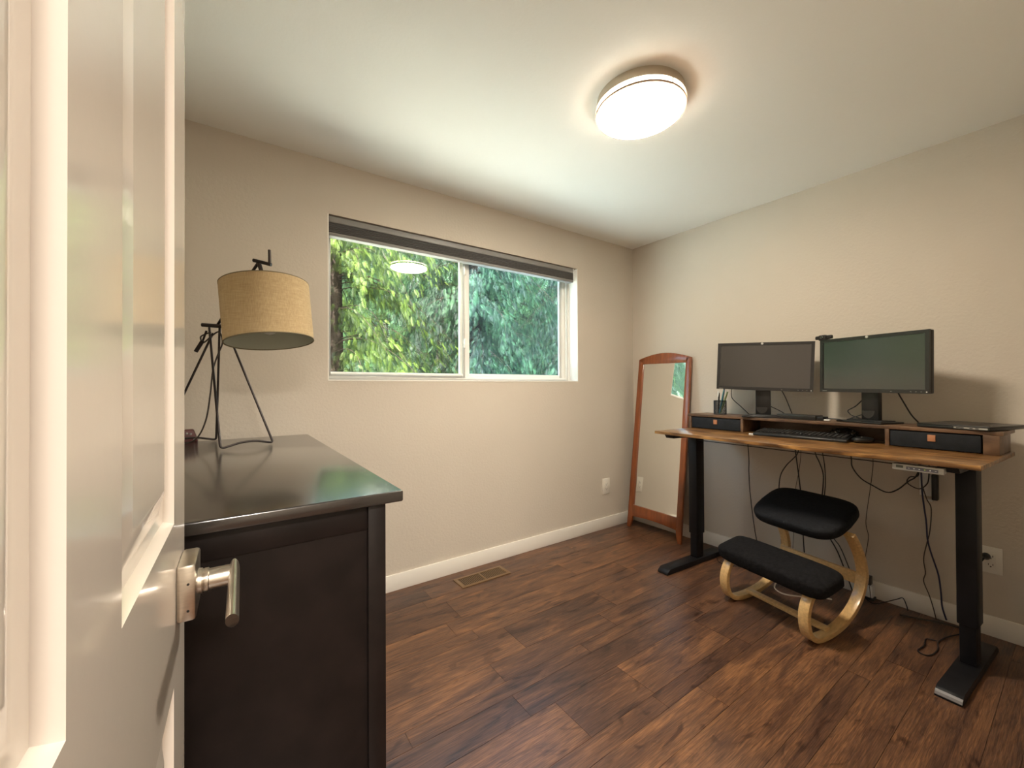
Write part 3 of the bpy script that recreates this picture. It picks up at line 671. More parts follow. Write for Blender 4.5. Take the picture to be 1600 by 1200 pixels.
# ------------------------------------------------------------------ standing desk
LFc = V(-0.680, -0.710, 0.905); D = V(-0.0576, -0.998, 0).normalized(); Wd = V(0.998, -0.0576, 0).normalized()
def dk(u, w_, z=0.0): return LFc + D * u + Wd * w_ + EZ * z      # z relative to the desk top
DL, DWp = 1.436, 0.60
GZ = -LFc.z
dsk = thing('standing_desk', tuple(dk(DL / 2, 0.3, GZ)), 'height-adjustable standing desk with rustic wood top and black T-shaped legs', 'desk')
MB().box(dk(DL / 2, DWp / 2, -0.009), DL, DWp, 0.018, D, Wd, EZ).build('desk_top', M['rustic'], dsk, bevel=0.002)
for u_, tip0, tip1, nm in ((0.082, -0.035, 0.585, 'l'), (1.345, 0.0, 0.60, 'r')):
    ft = MB(); yb = 0.038
    pts = [(tip0, 0.006), (tip0 + 0.004, 0.016), (tip0 + 0.030, 0.034), (tip1 - 0.03, 0.034), (tip1 - 0.004, 0.016), (tip1, 0.006), (tip1, 0.0), (tip0, 0.0)]
    ft.prism([dk(u_ - yb, w_, GZ + z_) for w_, z_ in pts], D * 2 * yb)
    ft.build('foot', M['black_metal'], dsk, bevel=0.003)
    if nm == 'r':
        MB().prism([dk(u_ - yb + 0.001, w_, GZ + z_) for w_, z_ in ((-0.0012, 0.010), (0.004, 0.0185), (0.013, 0.0245), (0.013, 0.0235), (0.005, 0.016), (0.0, 0.008))], D * (2 * yb - 0.002)).build('foot_edge', mat('grey_foot_edge', (0.16, 0.15, 0.15), 0.4), dsk, smooth=False)  # light grey strip along the tip of the right foot
    wc = 0.325
    lg = MB(); lg.box(dk(u_, wc, (GZ + 0.034 - 0.045 - 0.0) / 2), 0.052, 0.070, -GZ - 0.034 - 0.045, D, Wd, EZ)
    zl, zh = GZ + 0.034, -0.048
    lg = MB(); lg.box(dk(u_, wc, (zl + zh) / 2), 0.050, 0.072, zh - zl, D, Wd, EZ)
    leg = lg.build('leg', M['black_metal'], dsk, bevel=0.004)
    z2 = GZ + 0.195
    MB().box(dk(u_, wc, (z2 + zh) / 2), 0.062, 0.086, zh - z2, D, Wd, EZ).build('outer_column', M['black_metal'], leg, bevel=0.005)
    br = MB(); br.prism([dk(u_ - 0.03, 0.03, -0.018), dk(u_ - 0.03, 0.05, -0.044), dk(u_ - 0.03, 0.55, -0.048), dk(u_ - 0.03, 0.58, -0.018)], D * 0.06)
    br.build('top_bracket', M['black_metal'], dsk, bevel=0.002)
cb = MB()
cb.box(dk(0.71, 0.30, -0.0715), 1.22, 0.010, 0.004, D, Wd, EZ)
cb.build('crossbar', M['black_metal'], dsk, bevel=0.001)
# keypad controller under the right half
kc = dk(1.263, 0.035, -0.040)
kp = MB().box(kc, 0.152, 0.040, 0.026, D, Wd, EZ).build('keypad', M['silver'], dsk, bevel=0.004); kp['label'] = 'silver keypad with display and pale and green button marks'
MB().box(kc - D * 0.052 - Wd * 0.0203 + EZ * 0.002, 0.022, 0.001, 0.010, D, Wd, EZ).build('keypad_display', mat('lcd_grey', (0.10, 0.11, 0.09), 0.3), kp, smooth=False)
MB().box(kc + D * 0.014 - Wd * 0.0203 - EZ * 0.001, 0.092, 0.001, 0.0115, D, Wd, EZ).build('button_strip', mat('button_strip_grey', (0.10, 0.10, 0.12), 0.4), kp, smooth=False)
bt = mat('button_mark', (0.75, 0.75, 0.75), 0.4); bg_ = mat('button_mark_green', (0.45, 0.62, 0.12), 0.4)  # flat pale and green marks for the keypad
for k in range(6):
    s = MB(); cc = kc + D * (-0.024 + 0.0155 * k) - Wd * 0.0210 - EZ * 0.001
    if k in (0, 5): s.box(cc, 0.005, 0.0006, 0.0016, D, Wd, EZ)
    elif k == 1: s.prism([cc - D * 0.003 + EZ * 0.0015, cc + D * 0.003 + EZ * 0.0015, cc - EZ * 0.002], -Wd * 0.0004)
    else: s.lathe([(0.0022, 0), (0.0022, 0.0005)], cc, D, EZ, -Wd, 10)
    s.build('button', bg_ if k == 3 else bt, kp, smooth=False)

# monitor riser with two fabric drawers
HT = 0.098; HF, HB = 0.385, 0.600
rs = thing('monitor_riser', tuple(dk(0.69, 0.49, 0)), 'long rustic wood monitor riser shelf standing on the back of the desk', 'shelf')
u0, u1 = -0.012, 1.424
MB().box(dk((u0 + u1) / 2, (HF + HB) / 2 + 0.01, HT - 0.008), u1 - u0 + 0.02, HB - HF + 0.02, 0.016, D, Wd, EZ).build('riser_top', M['rustic_front'], rs, bevel=0.0015)
for uu, ut_ in ((u0 + 0.008, 0.016), (0.362, 0.016), (1.068, 0.016), (1.401, 0.046)):
    MB().box(dk(uu, (HF + HB) / 2, (HT - 0.016) / 2), ut_, HB - HF, HT - 0.016, D, Wd, EZ).build('upright', M['rustic_front'], rs, bevel=0.001)
MB().box(dk((u0 + u1) / 2, HB - 0.004, (HT - 0.016) / 2), u1 - u0 - 0.016, 0.006, HT - 0.016, D, Wd, EZ).build('back_panel', M['rustic_front'], rs, smooth=False)
for a_, c_, ut in ((u0 + 0.018, 0.351, 0.183), (1.078, 1.372, 1.222)):
    dw = MB().box(dk((a_ + c_) / 2, HF + 0.09, 0.040), c_ - a_, 0.17, 0.074, D, Wd, EZ).build('drawer', M['drawer'], rs, bevel=0.003)
    MB().box(dk(ut, HF + 0.003, 0.052), 0.026, 0.004, 0.030, D, Wd, EZ).build('leather_pull', M['tab'], dw, bevel=0.0015)

# ------------------------------------------------------------------ monitors
ZR = LFc.z + HT
def monitor(A, B, zA, zB, hgt, label, basec, tiltback=0.02):
    """A, B lower left / right corners (plan) of the front bezel; zA, zB their heights"""
    A = V(A[0], A[1], zA); B = V(B[0], B[1], zB); mx_ = (B - A).normalized()
    mn = V(mx_.y, -mx_.x, 0).normalized()          # toward viewer
    if mn.x > 0: mn = -mn
    mz = mn.cross(mx_).normalized()
    if mz.z < 0: mz = -mz
    wd_ = (B - A).length; c = (A + B) / 2 + mz * hgt / 2
    mo = thing('computer_monitor', (basec[0], basec[1], ZR), label, 'monitor', None)
    hsg = MB(); hsg.box(c - mn * 0.0225, wd_, 0.025, hgt, mx_, mn, mz); hsg.box(c - mn * 0.042, wd_ * 0.62, 0.02, hgt * 0.7, mx_, mn, mz)
    hsg.build('rear_housing', M['black_plastic'], mo, bevel=0.006)
    bz = MB(); bw, bb = 0.0165, 0.019
    P4 = lambda i, bot, n: [c + mx_ * (-wd_ / 2 + i) + mz * (-hgt / 2 + bot) + mn * n, c + mx_ * (wd_ / 2 - i) + mz * (-hgt / 2 + bot) + mn * n, c + mx_ * (wd_ / 2 - i) + mz * (hgt / 2 - i) + mn * n, c + mx_ * (-wd_ / 2 + i) + mz * (hgt / 2 - i) + mn * n]
    r0, r1, r2_, r3 = P4(0, 0, -0.0105), P4(0, 0, 0), P4(bw, bb, 0), P4(bw, bb, -0.004)
    vs_ = r0 + r1 + r2_ + r3; fs_ = []
    for s_ in range(3):
        for q in range(4): fs_.append((s_ * 4 + q, s_ * 4 + (q + 1) % 4, (s_ + 1) * 4 + (q + 1) % 4, (s_ + 1) * 4 + q))
    bz.add(vs_, fs_); bo = bz.build('bezel', M['bezel'], mo, smooth=False)
    MB().box(c + mz * ((bb - bw) / 2) - mn * 0.0065, wd_ - 2 * bw + 0.001, 0.004, hgt - bw - bb + 0.001, mx_, mn, mz).build('screen', M['screen'], mo, smooth=False)
    lcn = c + mz * (hgt / 2 - bw / 2 + 0.001) + mn * 0.0002 - mx_ * 0.008
    lo = MB().lathe([(0.0072, 0), (0.0072, 0.0008)], lcn, mx_, mz, mn, 24).build('round_logo', M['silver'], bo)
    text('logo_letters', 'hp', 0.0095, lcn + mn * 0.0011 + mz * 0.001, mx_, mz, M['white'], lo)
    mk = MB(); mk.box(A + mx_ * 0.028 + mz * 0.006 + mn * 0.0003, 0.024, 0.0006, 0.0022, mx_, mn, mz)
    mk.build('silver_mark', M['silver'], bo, smooth=False)
    for k, fx in enumerate((0.70, 0.86, 0.90, 0.94)):
        MB().box(A + mx_ * (wd_ * fx) + mz * 0.009 + mn * 0.0004, 0.006, 0.0008, 0.0016, mx_, mn, mz).build('button', M['silver'], bo, smooth=False)
    MB().lathe([(0.0028, 0), (0.0028, 0.0008)], B - mx_ * 0.010 + mz * 0.008, mx_, mz, mn, 12).build('power_button', bt, bo)
    # stand column with slanted front, base plate
    bc_ = V(basec[0], basec[1], ZR); sw = 0.082
    cy = MB(); cy.box(bc_ + EZ * 0.13 , sw, 0.030, 0.235, mx_.xy.to_3d().normalized(), mn, EZ); cyo = cy.build('stand_column', M['black_plastic'], mo, bevel=0.005)
    arcs = []
    for k in range(17):
        an = math.pi + math.pi * k / 16; arcs.append(bc_ + mn * 0.0152 + mx_.xy.to_3d().normalized() * (0.030 * math.cos(an) - 0.006) + EZ * (0.062 + 0.040 * math.sin(an)))
    MB().prism(arcs, mn * 0.0008).build('cable_hole_cover', M['bezel'], cyo, smooth=False)
    nk_ = MB().box(c - mn * 0.06 - mz * 0.02, 0.10, 0.035, 0.10, mx_, mn, mz); nk_.build('stand_mount', M['black_plastic'], mo, bevel=0.004)
    bs = MB(); bs.box(bc_ + EZ * 0.005 + mn * 0.02, 0.215, 0.165, 0.010, mx_.xy.to_3d().normalized(), mn, EZ); bs.box(bc_ + EZ * 0.012 + mn * 0.01, 0.17, 0.10, 0.006, mx_.xy.to_3d().normalized(), mn, EZ)
    bs.build('stand_base', M['black_plastic'], mo, bevel=0.004)
    return mo, c, mx_, mn, mz, wd_
m1 = monitor((-0.345, -0.948), (-0.182, -1.436), 1.1815, 1.1605, 0.300, 'dark computer monitor on the left half of the riser', (-0.215, -1.178))
m2 = monitor((-0.178, -1.468), (-0.352, -1.946), 1.1640, 1.1590, 0.299, 'computer monitor with a webcam on top on the right half of the riser', (-0.205, -1.705))

# webcam clipped on the right monitor
_, c2, mx2, mn2, mz2, w2 = m2
wc_ = c2 - mx2 * (w2 / 2 - 0.020) + mz2 * (0.1495 + 0.014)
wb = thing('webcam', tuple(wc_), 'small black webcam clipped on top of the right monitor', 'webcam')
MB().box(wc_ - mn2 * 0.005, 0.094, 0.020, 0.021, mx2, mn2, mz2).build('camera_bar', M['black_plastic'], wb, bevel=0.006, seg=3)
MB().box(wc_ + mn2 * 0.004, 0.040, 0.014, 0.027, mx2, mn2, mz2).build('camera_front', M['bezel'], wb, bevel=0.004)
MB().lathe([(0.009, 0), (0.009, 0.003), (0.006, 0.004), (0.005, 0.002), (0.001, 0.002)], wc_ + mn2 * 0.011, mx2, mz2, mn2, 20).build('lens', M['screen'], wb)
MB().box(wc_ - mz2 * 0.014 - mn2 * 0.008, 0.044, 0.030, 0.008, mx2, mn2, mz2).build('clip', M['black_plastic'], wb, bevel=0.002)

# ------------------------------------------------------------------ things on the riser
pc = dk(0.150, 0.50, HT)
cup = thing('pen_cup', tuple(pc), 'black wire mesh pen cup on the left end of the riser', 'pen cup')
pm = MB(); rc_, hc_ = 0.040, 0.092
for k in range(34):
    a0 = 2 * math.pi * k / 34
    for sgn in (-1, 1):
        pm.tube([pc + V(rc_ * math.cos(a0 + sgn * 0.9 * t_), rc_ * math.sin(a0 + sgn * 0.9 * t_), 0.002 + hc_ * t_) for t_ in (0, .25, .5, .75, 1)], 0.0010, 4)
pm.build('mesh_wall', M['black_plastic'], cup)
MB().lathe([(rc_ - 0.002, 0), (rc_ + 0.0015, 0), (rc_ + 0.0015, 0.004), (rc_ - 0.002, 0.004), (rc_ - 0.002, 0)], pc + EZ * hc_, seg=36, cap=(False, False)).build('rim', M['black_plastic'], cup)
MB().lathe([(rc_, 0), (rc_, 0.003)], pc, seg=36).build('cup_base', M['black_plastic'], cup)
pens = [(-0.020, 0.010, 0.020, -0.06, 0.155, 'white', (0.75, 0.75, 0.72), 'white pen standing at the left side of the mesh pen cup'),
        (-0.012, -0.012, 0.0, 0.05, 0.142, 'black', (0.02, 0.02, 0.02), 'short black pen beside the white pen in the pen cup'),
        (0.0, 0.012, 0.12, 0.1, 0.175, 'dark', (0.02, 0.03, 0.06), 'long navy-black pen leaning right behind the others in the pen cup'),
        (0.006, -0.010, 0.22, 0.0, 0.168, 'teal', (0.08, 0.28, 0.36), 'teal blue pen leaning right in the pen cup'),
        (0.016, 0.004, 0.34, 0.02, 0.160, 'green', (0.42, 0.50, 0.22), 'pale yellow-green highlighter leaning right in the pen cup'),
        (0.010, 0.016, 0.26, 0.12, 0.158, 'aqua', (0.40, 0.60, 0.60), 'light aqua pen leaning right in the pen cup')]
for du, dw_, lu, lw, L, nm, colr, lab in pens:
    b0 = pc + D * du + Wd * dw_ + EZ * 0.006; dir_ = (EZ + D * lu + Wd * lw).normalized()
    b0 = pc + (D * du + Wd * dw_) * 0.6 - (D * lu) * 0.03 + EZ * 0.006
    pen = MB().tube([b0, b0 + dir_ * 0.008, b0 + dir_ * (L * 0.75), b0 + dir_ * (L * 0.76), b0 + dir_ * L], [0.002, 0.0055, 0.0055, 0.0060, 0.0048], 10)
    tag(pen.build('pen', mat('pen_' + nm, colr, 0.35), base=b0, bevel=0), lab, 'pen', 'pens in the mesh cup')

dc = dk(0.652, 0.470, HT)
dkk = thing('docking_station', tuple(dc), 'flat black docking station lying on the riser between the monitors', 'docking station')
dx = (D * 0.98 - Wd * 0.10).normalized(); dy = V(-dx.y, dx.x, 0)
MB().box(dc + EZ * 0.014, 0.210, 0.080, 0.028, dx, dy, EZ).build('dock_body', M['bezel'], dkk, bevel=0.003)
MB().box(dc + dx * 0.121 + EZ * 0.012, 0.034, 0.055, 0.022, dx, dy, EZ).build('cable_boot', M['black_plastic'], dkk, bevel=0.003)
MB().tube([dc + dx * 0.13 + EZ * 0.013, dc + dx * 0.19 + EZ * 0.014, dc + dx * 0.225 + dy * 0.02 + EZ * 0.006, dc + dx * 0.235 + dy * 0.06 + EZ * 0.004, dc + dx * 0.22 + dy * 0.09 + EZ * 0.02], 0.003, 8, smooth=5).build('dock_cable', M['cord'], dkk)
MB().box(dc + dx * 0.150 - dy * 0.012 + EZ * 0.006, 0.030, 0.016, 0.007, dx, dy, EZ).build('white_plug', M['white'], dkk, bevel=0.002)

# laptop lying closed, overhanging the right end
lcx = dk(1.314, 0.528, HT)
lx = (D * 0.975 - Wd * 0.22).normalized(); ly = V(-lx.y, lx.x, 0)
if ly.dot(Wd) < 0: ly = -ly
lap = thing('laptop', tuple(lcx), 'closed black laptop with silver port strip on the right end of the riser', 'laptop')
MB().box(lcx + EZ * 0.008, 0.24, 0.28, 0.012, lx, ly, EZ).build('laptop_base', M['black_plastic'], lap, bevel=0.003)
MB().box(lcx + EZ * 0.0175, 0.24, 0.28, 0.006, lx, ly, EZ).build('laptop_lid', M['bezel'], lap, bevel=0.0025)
ps_ = MB().box(lcx + EZ * 0.010 - ly * 0.1405 + lx * 0.062, 0.105, 0.001, 0.0075, lx, ly, EZ).build('port_strip', M['silver'], lap, smooth=False)
for q in (-0.045, -0.010, 0.008): MB().box(lcx + EZ * 0.010 - ly * 0.1413 + lx * (q + 0.075), 0.010 if q > -0.02 else 0.024, 0.001, 0.004, lx, ly, EZ).build('port', M['dark'], ps_, smooth=False)
for a_ in (-0.09, 0.04):
    for c_ in (-0.10, 0.05): MB().box(lcx + lx * a_ + ly * c_ + EZ * 0.001, 0.02, 0.01, 0.002, lx, ly, EZ).build('rubber_foot', M['dark'], lap, smooth=False)

# ------------------------------------------------------------------ keyboard, mouse, crumpled bag in the open bay
kbc = dk(0.700, 0.372, 0); kbt = thing('keyboard', tuple(kbc), 'black keyboard pushed under the middle of the riser', 'keyboard')
kx = (D + Wd * 0.10).normalized(); ky = (Wd - D * 0.10).normalized()
kb = MB(); L2, W2 = 0.222, 0.072
kb.prism([kbc - kx * L2 - ky * W2 + EZ * 0.001, kbc - kx * L2 - ky * W2 + EZ * 0.014, kbc - kx * L2 - ky * (W2 - 0.014) + EZ * 0.020, kbc - kx * L2 + ky * W2 + EZ * 0.030, kbc - kx * L2 + ky * W2 + EZ * 0.001], kx * 2 * L2)
kb.build('keyboard_case', M['black_plastic'], kbt, bevel=0.003)
ky_ = MB()
for r_ in range(5):
    nn = 20
    for q in range(nn):
        cc = kbc + kx * (-L2 + 0.018 + q * (2 * L2 - 0.036) / (nn - 1)) + ky * (-W2 + 0.036 + r_ * 0.022) + EZ * (0.0255 + r_ * 0.0019)
        ky_.box(cc, 0.0165, 0.0165, 0.007, kx, ky, EZ)
ky_.build('keys', M['bezel'], kbt, bevel=0.0015, seg=1)
msc = dk(0.968, 0.405, 0); ms = thing('computer_mouse', tuple(msc), 'black computer mouse beside the keyboard at the edge of the riser bay', 'mouse')
MB().superell(msc + EZ * 0.016, 0.048, 0.030, 0.016, (D * 0.6 + Wd * 0.8).normalized(), (Wd * 0.6 - D * 0.8).normalized(), EZ, 0.8, 0.8, 14, 28).build('mouse_body', M['black_plastic'], ms)
MB().superell(msc + EZ * 0.029 - Wd * 0.012, 0.010, 0.003, 0.004, Wd, D, EZ, 1, 1, 8, 12).build('scroll_wheel', M['silver'], ms)
bgc = dk(0.850, 0.515, 0)
rb_ = random.Random(3); hb = {}
bag = MB(); nu, nv = 14, 26; vs_ = []; fs_ = []
for i in range(nu + 1):
    ph = math.pi / 2 * i / nu
    for j in range(nv):
        th = 2 * math.pi * j / nv; n_ = 1 + rb_.uniform(-0.16, 0.16)
        vs_.append(bgc + D * (0.07 * math.cos(ph) ** 0.6 * math.cos(th) * n_) + Wd * (0.035 * math.cos(ph) ** 0.6 * math.sin(th) * n_) + EZ * max(0.001, 0.052 * math.sin(ph) * n_ + 0.001))
for i in range(nu):
    for j in range(nv): fs_.append((i * nv + j, i * nv + (j + 1) % nv, (i + 1) * nv + (j + 1) % nv, (i + 1) * nv + j))
bag.add(vs_, fs_); tag(bag.build('plastic_bag', mat('dark_glossy_plastic', (0.03, 0.028, 0.026), 0.15, spec=1.0), base=bgc, sharp=15), 'crumpled glossy dark plastic bag behind the keyboard in the riser bay', 'bag')
nt_ = dk(0.462, 0.315, 0)
tag(MB().box(nt_ + EZ * 0.003, 0.030, 0.022, 0.005, (D + Wd * 0.3).normalized(), (Wd - D * 0.3).normalized(), EZ).build('eraser', M['white'], base=nt_, bevel=0.0015), 'small white eraser at the left front corner of the keyboard', 'eraser')

# ------------------------------------------------------------------ kneeling chair
al = R(12); KD = V(math.cos(al), -math.sin(al), 0); KW = V(-math.sin(al), -math.cos(al), 0); KO = V(-0.655, -1.215, 0)
def kc_(b, s_, z): return KO + KW * b + KD * s_ + EZ * z
kn = thing('kneeling_chair', tuple(kc_(0.21, 0.15, 0)), 'bentwood rocking kneeling chair with black cushions under the desk', 'chair')
prof = [(0.085, 0.262), (0.03, 0.250), (-0.035, 0.225), (-0.072, 0.170), (-0.078, 0.105), (-0.058, 0.048), (-0.010, 0.017), (0.06, 0.0125), (0.14, 0.021), (0.22, 0.042), (0.30, 0.082), (0.36, 0.135), (0.395, 0.195), (0.405, 0.235)]
for b0 in (0.0, 0.415):
    MB().ribbon([kc_(b0, s_ * (1.06 if b0 == 0 else 0.94), z_) for s_, z_ in prof], KW, 0.045, 0.024, smooth=5).build('rocker', M['birch'], kn, bevel=0.002)
upr = [(0.400, 0.205), (0.408, 0.250), (0.385, 0.330), (0.340, 0.405), (0.292, 0.462)]
for b0 in (0.0, 0.415):
    MB().ribbon([kc_(b0, (s_ + 0.002) * (1.06 if b0 == 0 else 0.94), z_) for s_, z_ in upr], KW, 0.045, 0.024, smooth=5).build('seat_support', M['birch'], kn, bevel=0.002)
MB().box(kc_(0.2075, 0.10, 0.032), 0.41, 0.040, 0.018, KW, KD, EZ).build('crossbar', M['birch'], kn, bevel=0.003)
MB().box(kc_(0.2075, 0.392, 0.213), 0.41, 0.022, 0.060, KW, KD, EZ).build('crossbar', M['birch'], kn, bevel=0.003)
MB().box(kc_(0.2075, 0.03, 0.252), 0.45, 0.12, 0.014, KW, (KD + EZ * 0.12).normalized(), (EZ - KD * 0.12).normalized()).build('cushion_board', M['birch'], kn, bevel=0.003)
kax = (KD + EZ * 0.20).normalized(); kaz = (EZ - KD * 0.20).normalized()
MB().superell(kc_(0.218, 0.012, 0.283), 0.280, 0.104, 0.046, KW, kax, kaz, 0.45, 0.30, 22, 56).build('knee_cushion', M['fabric'], kn)
sax = (KD * 0.90 + EZ * 0.42).normalized(); saz = KW.cross(sax); saz = saz if saz.z > 0 else -saz
def sw_(x, y, z): 
    k = 1 - 0.10 * max(0, (-y) / 0.16) ** 2 - 0.04 * max(0, y / 0.16)
    return x * k, y, z
MB().superell(kc_(0.200, 0.268, 0.515), 0.228, 0.155, 0.040, KW, sax, saz, 0.5, 0.42, 22, 56, warp=sw_).build('seat_cushion', M['fabric_black'], kn)
MB().box(kc_(0.2, 0.285, 0.492) , 0.42, 0.15, 0.014, KW, sax, saz).build('seat_board', M['birch'], kn, bevel=0.003)

# ------------------------------------------------------------------ adapters, cables
ad1 = thing('power_adapter', (-0.03, -1.632, 0), 'white and dark grey wall adapter against the baseboard behind the kneeling chair', 'adapter')
MB().bb((-0.055, -1.665, 0.012), (-0.013, -1.590, 0.078)).build('white_block', M['white'], ad1, bevel=0.004)
MB().bb((-0.050, -1.655, 0.078), (-0.013, -1.595, 0.125)).build('dark_block', M['bezel'], ad1, bevel=0.003)
MB().bb((-0.06, -1.67, 0.0), (-0.012, -1.58, 0.012)).build('adapter_foot', M['black_plastic'], ad1, bevel=0.002)
ad2 = thing('surge_box', (-0.02, -1.880, 0.67), 'white outlet box with plugs on the wall below the desk keypad', 'outlet box')
MB().bb((-0.022, -1.896, 0.624), (0, -1.850, 0.742)).build('box_body', M['white'], ad2, bevel=0.003)
MB().box((-0.024, -1.890, 0.606), 0.018, 0.020, 0.012).build('white_plug', M['white'], ad2, bevel=0.002)
ad3 = MB().bb((-0.052, -1.921, 0.612), (-0.012, -1.899, 0.742)); tag(ad3.build('black_adapter', M['black_plastic'], base=(-0.03, -1.918, 0.612), bevel=0.003), 'dark upright power adapter right of the white outlet box under the desk', 'adapter')
def cable(P, r, m_, lab, group='cables'):
    P = [Vector(p) for p in P]
    o = MB().tube(P, r, 8, smooth=6).build('cable', m_, base=P[0]); tag(o, lab, 'cable', group)
    return o
zt = 0.885
cable([(-0.06, -1.007, zt), (-0.05, -1.007, 0.783), (-0.04, -1.007, 0.681), (-0.04, -1.006, 0.592), (-0.04, -1.017, 0.417), (-0.04, -1.052, 0.15), (-0.04, -1.10, 0.006), (-0.10, -1.2, 0.005)], 0.0028, M['cord'], 'leftmost black cable hanging below the desk', 'cables under the desk')
cable([(-0.06, -1.33, zt), (-0.05, -1.308, 0.781), (-0.04, -1.279, 0.737), (-0.04, -1.235, 0.681), (-0.04, -1.201, 0.605), (-0.04, -1.192, 0.478), (-0.04, -1.2, 0.3), (-0.04, -1.21, 0.1), (-0.06, -1.25, 0.006)], 0.0030, M['cord'], 'black cable bowing left above the seat cushion under the desk', 'cables under the desk')
cable([(-0.055, -1.285, zt), (-0.04, -1.29, 0.779), (-0.04, -1.297, 0.715), (-0.04, -1.303, 0.663), (-0.04, -1.316, 0.525), (-0.04, -1.322, 0.405), (-0.04, -1.33, 0.2), (-0.06, -1.35, 0.006)], 0.0036, M['cord'], 'thick straight black cable dropping behind the middle of the seat cushion', 'cables under the desk')
cable([(-0.05, -1.32, zt), (-0.036, -1.318, 0.775), (-0.036, -1.307, 0.664), (-0.036, -1.288, 0.551), (-0.036, -1.28, 0.436), (-0.036, -1.27, 0.2), (-0.05, -1.27, 0.006)], 0.0016, M['cord_grey'], 'thinnest cable crossing the thick straight one above the seat cushion', 'cables under the desk')
cable([(-0.06, -1.385, zt), (-0.04, -1.397, 0.781), (-0.04, -1.416, 0.733), (-0.04, -1.435, 0.666), (-0.04, -1.434, 0.588), (-0.04, -1.427, 0.47), (-0.04, -1.451, 0.322), (-0.04, -1.491, 0.239), (-0.04, -1.51, 0.196), (-0.04, -1.55, 0.08), (-0.06, -1.58, 0.006)], 0.0034, M['cord'], 'black cable dropping behind the right part of the seat cushion, left one of two', 'cables under the desk')
cable([(-0.06, -1.43, zt), (-0.034, -1.433, 0.778), (-0.034, -1.442, 0.706), (-0.034, -1.444, 0.608), (-0.034, -1.44, 0.472), (-0.034, -1.475, 0.308), (-0.034, -1.509, 0.253), (-0.034, -1.532, 0.2), (-0.034, -1.57, 0.09), (-0.05, -1.60, 0.006)], 0.0026, M['cord'], 'black cable dropping behind the right part of the seat cushion, right one of two', 'cables under the desk')
cable([(-0.06, -1.568, zt), (-0.04, -1.572, 0.778), (-0.04, -1.577, 0.727), (-0.04, -1.614, 0.671), (-0.04, -1.662, 0.641), (-0.04, -1.724, 0.614), (-0.04, -1.768, 0.637), (-0.04, -1.813, 0.691), (-0.05, -1.843, 0.723), (-0.1, -1.87, 0.80), (-0.12, -1.875, 0.868)], 0.0034, M['cord'], 'black cable sagging in a wide curve toward the desk keypad', 'cables under the desk')
cable([(-0.10, -1.90, 0.868), (-0.05, -1.89, 0.725), (-0.04, -1.878, 0.683), (-0.04, -1.852, 0.658), (-0.04, -1.818, 0.671), (-0.04, -1.806, 0.689), (-0.04, -1.819, 0.715), (-0.05, -1.853, 0.735), (-0.10, -1.86, 0.868)], 0.0026, M['cord'], 'small loop of black cable in front of the white outlet box', 'cables under the desk')
cable([(-0.06, -1.67, zt), (-0.03, -1.666, 0.77), (-0.03, -1.662, 0.705), (-0.03, -1.650, 0.595), (-0.03, -1.632, 0.429), (-0.03, -1.642, 0.355), (-0.03, -1.639, 0.305), (-0.03, -1.630, 0.24), (-0.03, -1.633, 0.194), (-0.062, -1.650, 0.10), (-0.066, -1.66, 0.006)], 0.0018, M['cord_grey'], 'thin kinked cable running down the wall to the baseboard adapter', 'cables under the desk')
cable([(-0.06, -1.862, 0.868), (-0.045, -1.862, 0.733), (-0.045, -1.866, 0.624), (-0.04, -1.877, 0.495), (-0.04, -1.881, 0.407), (-0.04, -1.894, 0.336), (-0.04, -1.918, 0.24), (-0.04, -1.927, 0.153), (-0.04, -1.931, 0.08), (-0.04, -1.945, 0.02)], 0.0036, M['cord_blue'], 'navy cable hanging from the keypad to the floor', 'cables under the desk')
cable([(-0.06, -1.869, 0.675), (-0.04, -1.880, 0.611), (-0.04, -1.896, 0.565), (-0.04, -1.890, 0.449), (-0.04, -1.878, 0.38), (-0.04, -1.866, 0.30), (-0.04, -1.872, 0.229), (-0.04, -1.865, 0.184), (-0.04, -1.885, 0.119), (-0.04, -1.899, 0.06), (-0.045, -1.91, 0.008)], 0.0024, M['cord_grey'], 'wavy thin dark cable beside the navy cable down to the baseboard', 'cables under the desk')
cable([(-0.07, -1.64, 0.005), (-0.10, -1.68, 0.005), (-0.06, -1.72, 0.02), (-0.045, -1.765, 0.05), (-0.04, -1.785, 0.062), (-0.045, -1.800, 0.03), (-0.05, -1.806, 0.006)], 0.0024, M['cord'], 'thin cable arching off the floor along the baseboard', 'cables under the desk')
cable([(-0.13, -1.79, 0.006), (-0.10, -1.86, 0.006), (-0.065, -1.93, 0.008), (-0.05, -2.0, 0.008)], 0.0045, M['cord_grey'], 'short thick cord lying against the baseboard left of the right desk foot', 'cables on the floor')
cable([(-0.10, -2.01, 0.005), (-0.20, -1.971, 0.005), (-0.29, -1.955, 0.005), (-0.36, -1.965, 0.005), (-0.432, -1.959, 0.005), (-0.466, -1.941, 0.005), (-0.449, -1.915, 0.005), (-0.375, -1.923, 0.005), (-0.302, -1.917, 0.005), (-0.292, -1.950, 0.009)], 0.0026, M['cord'], 'black cable lying in a square loop on the floor by the right desk foot', 'cables on the floor')
cable([(-0.12, -0.83, 0.005), (-0.20, -0.862, 0.005), (-0.27, -0.92, 0.005), (-0.255, -0.985, 0.005), (-0.18, -1.08, 0.005)], 0.0024, M['cord'], 'black cable curving on the floor between left desk foot and kneeling chair', 'cables on the floor')
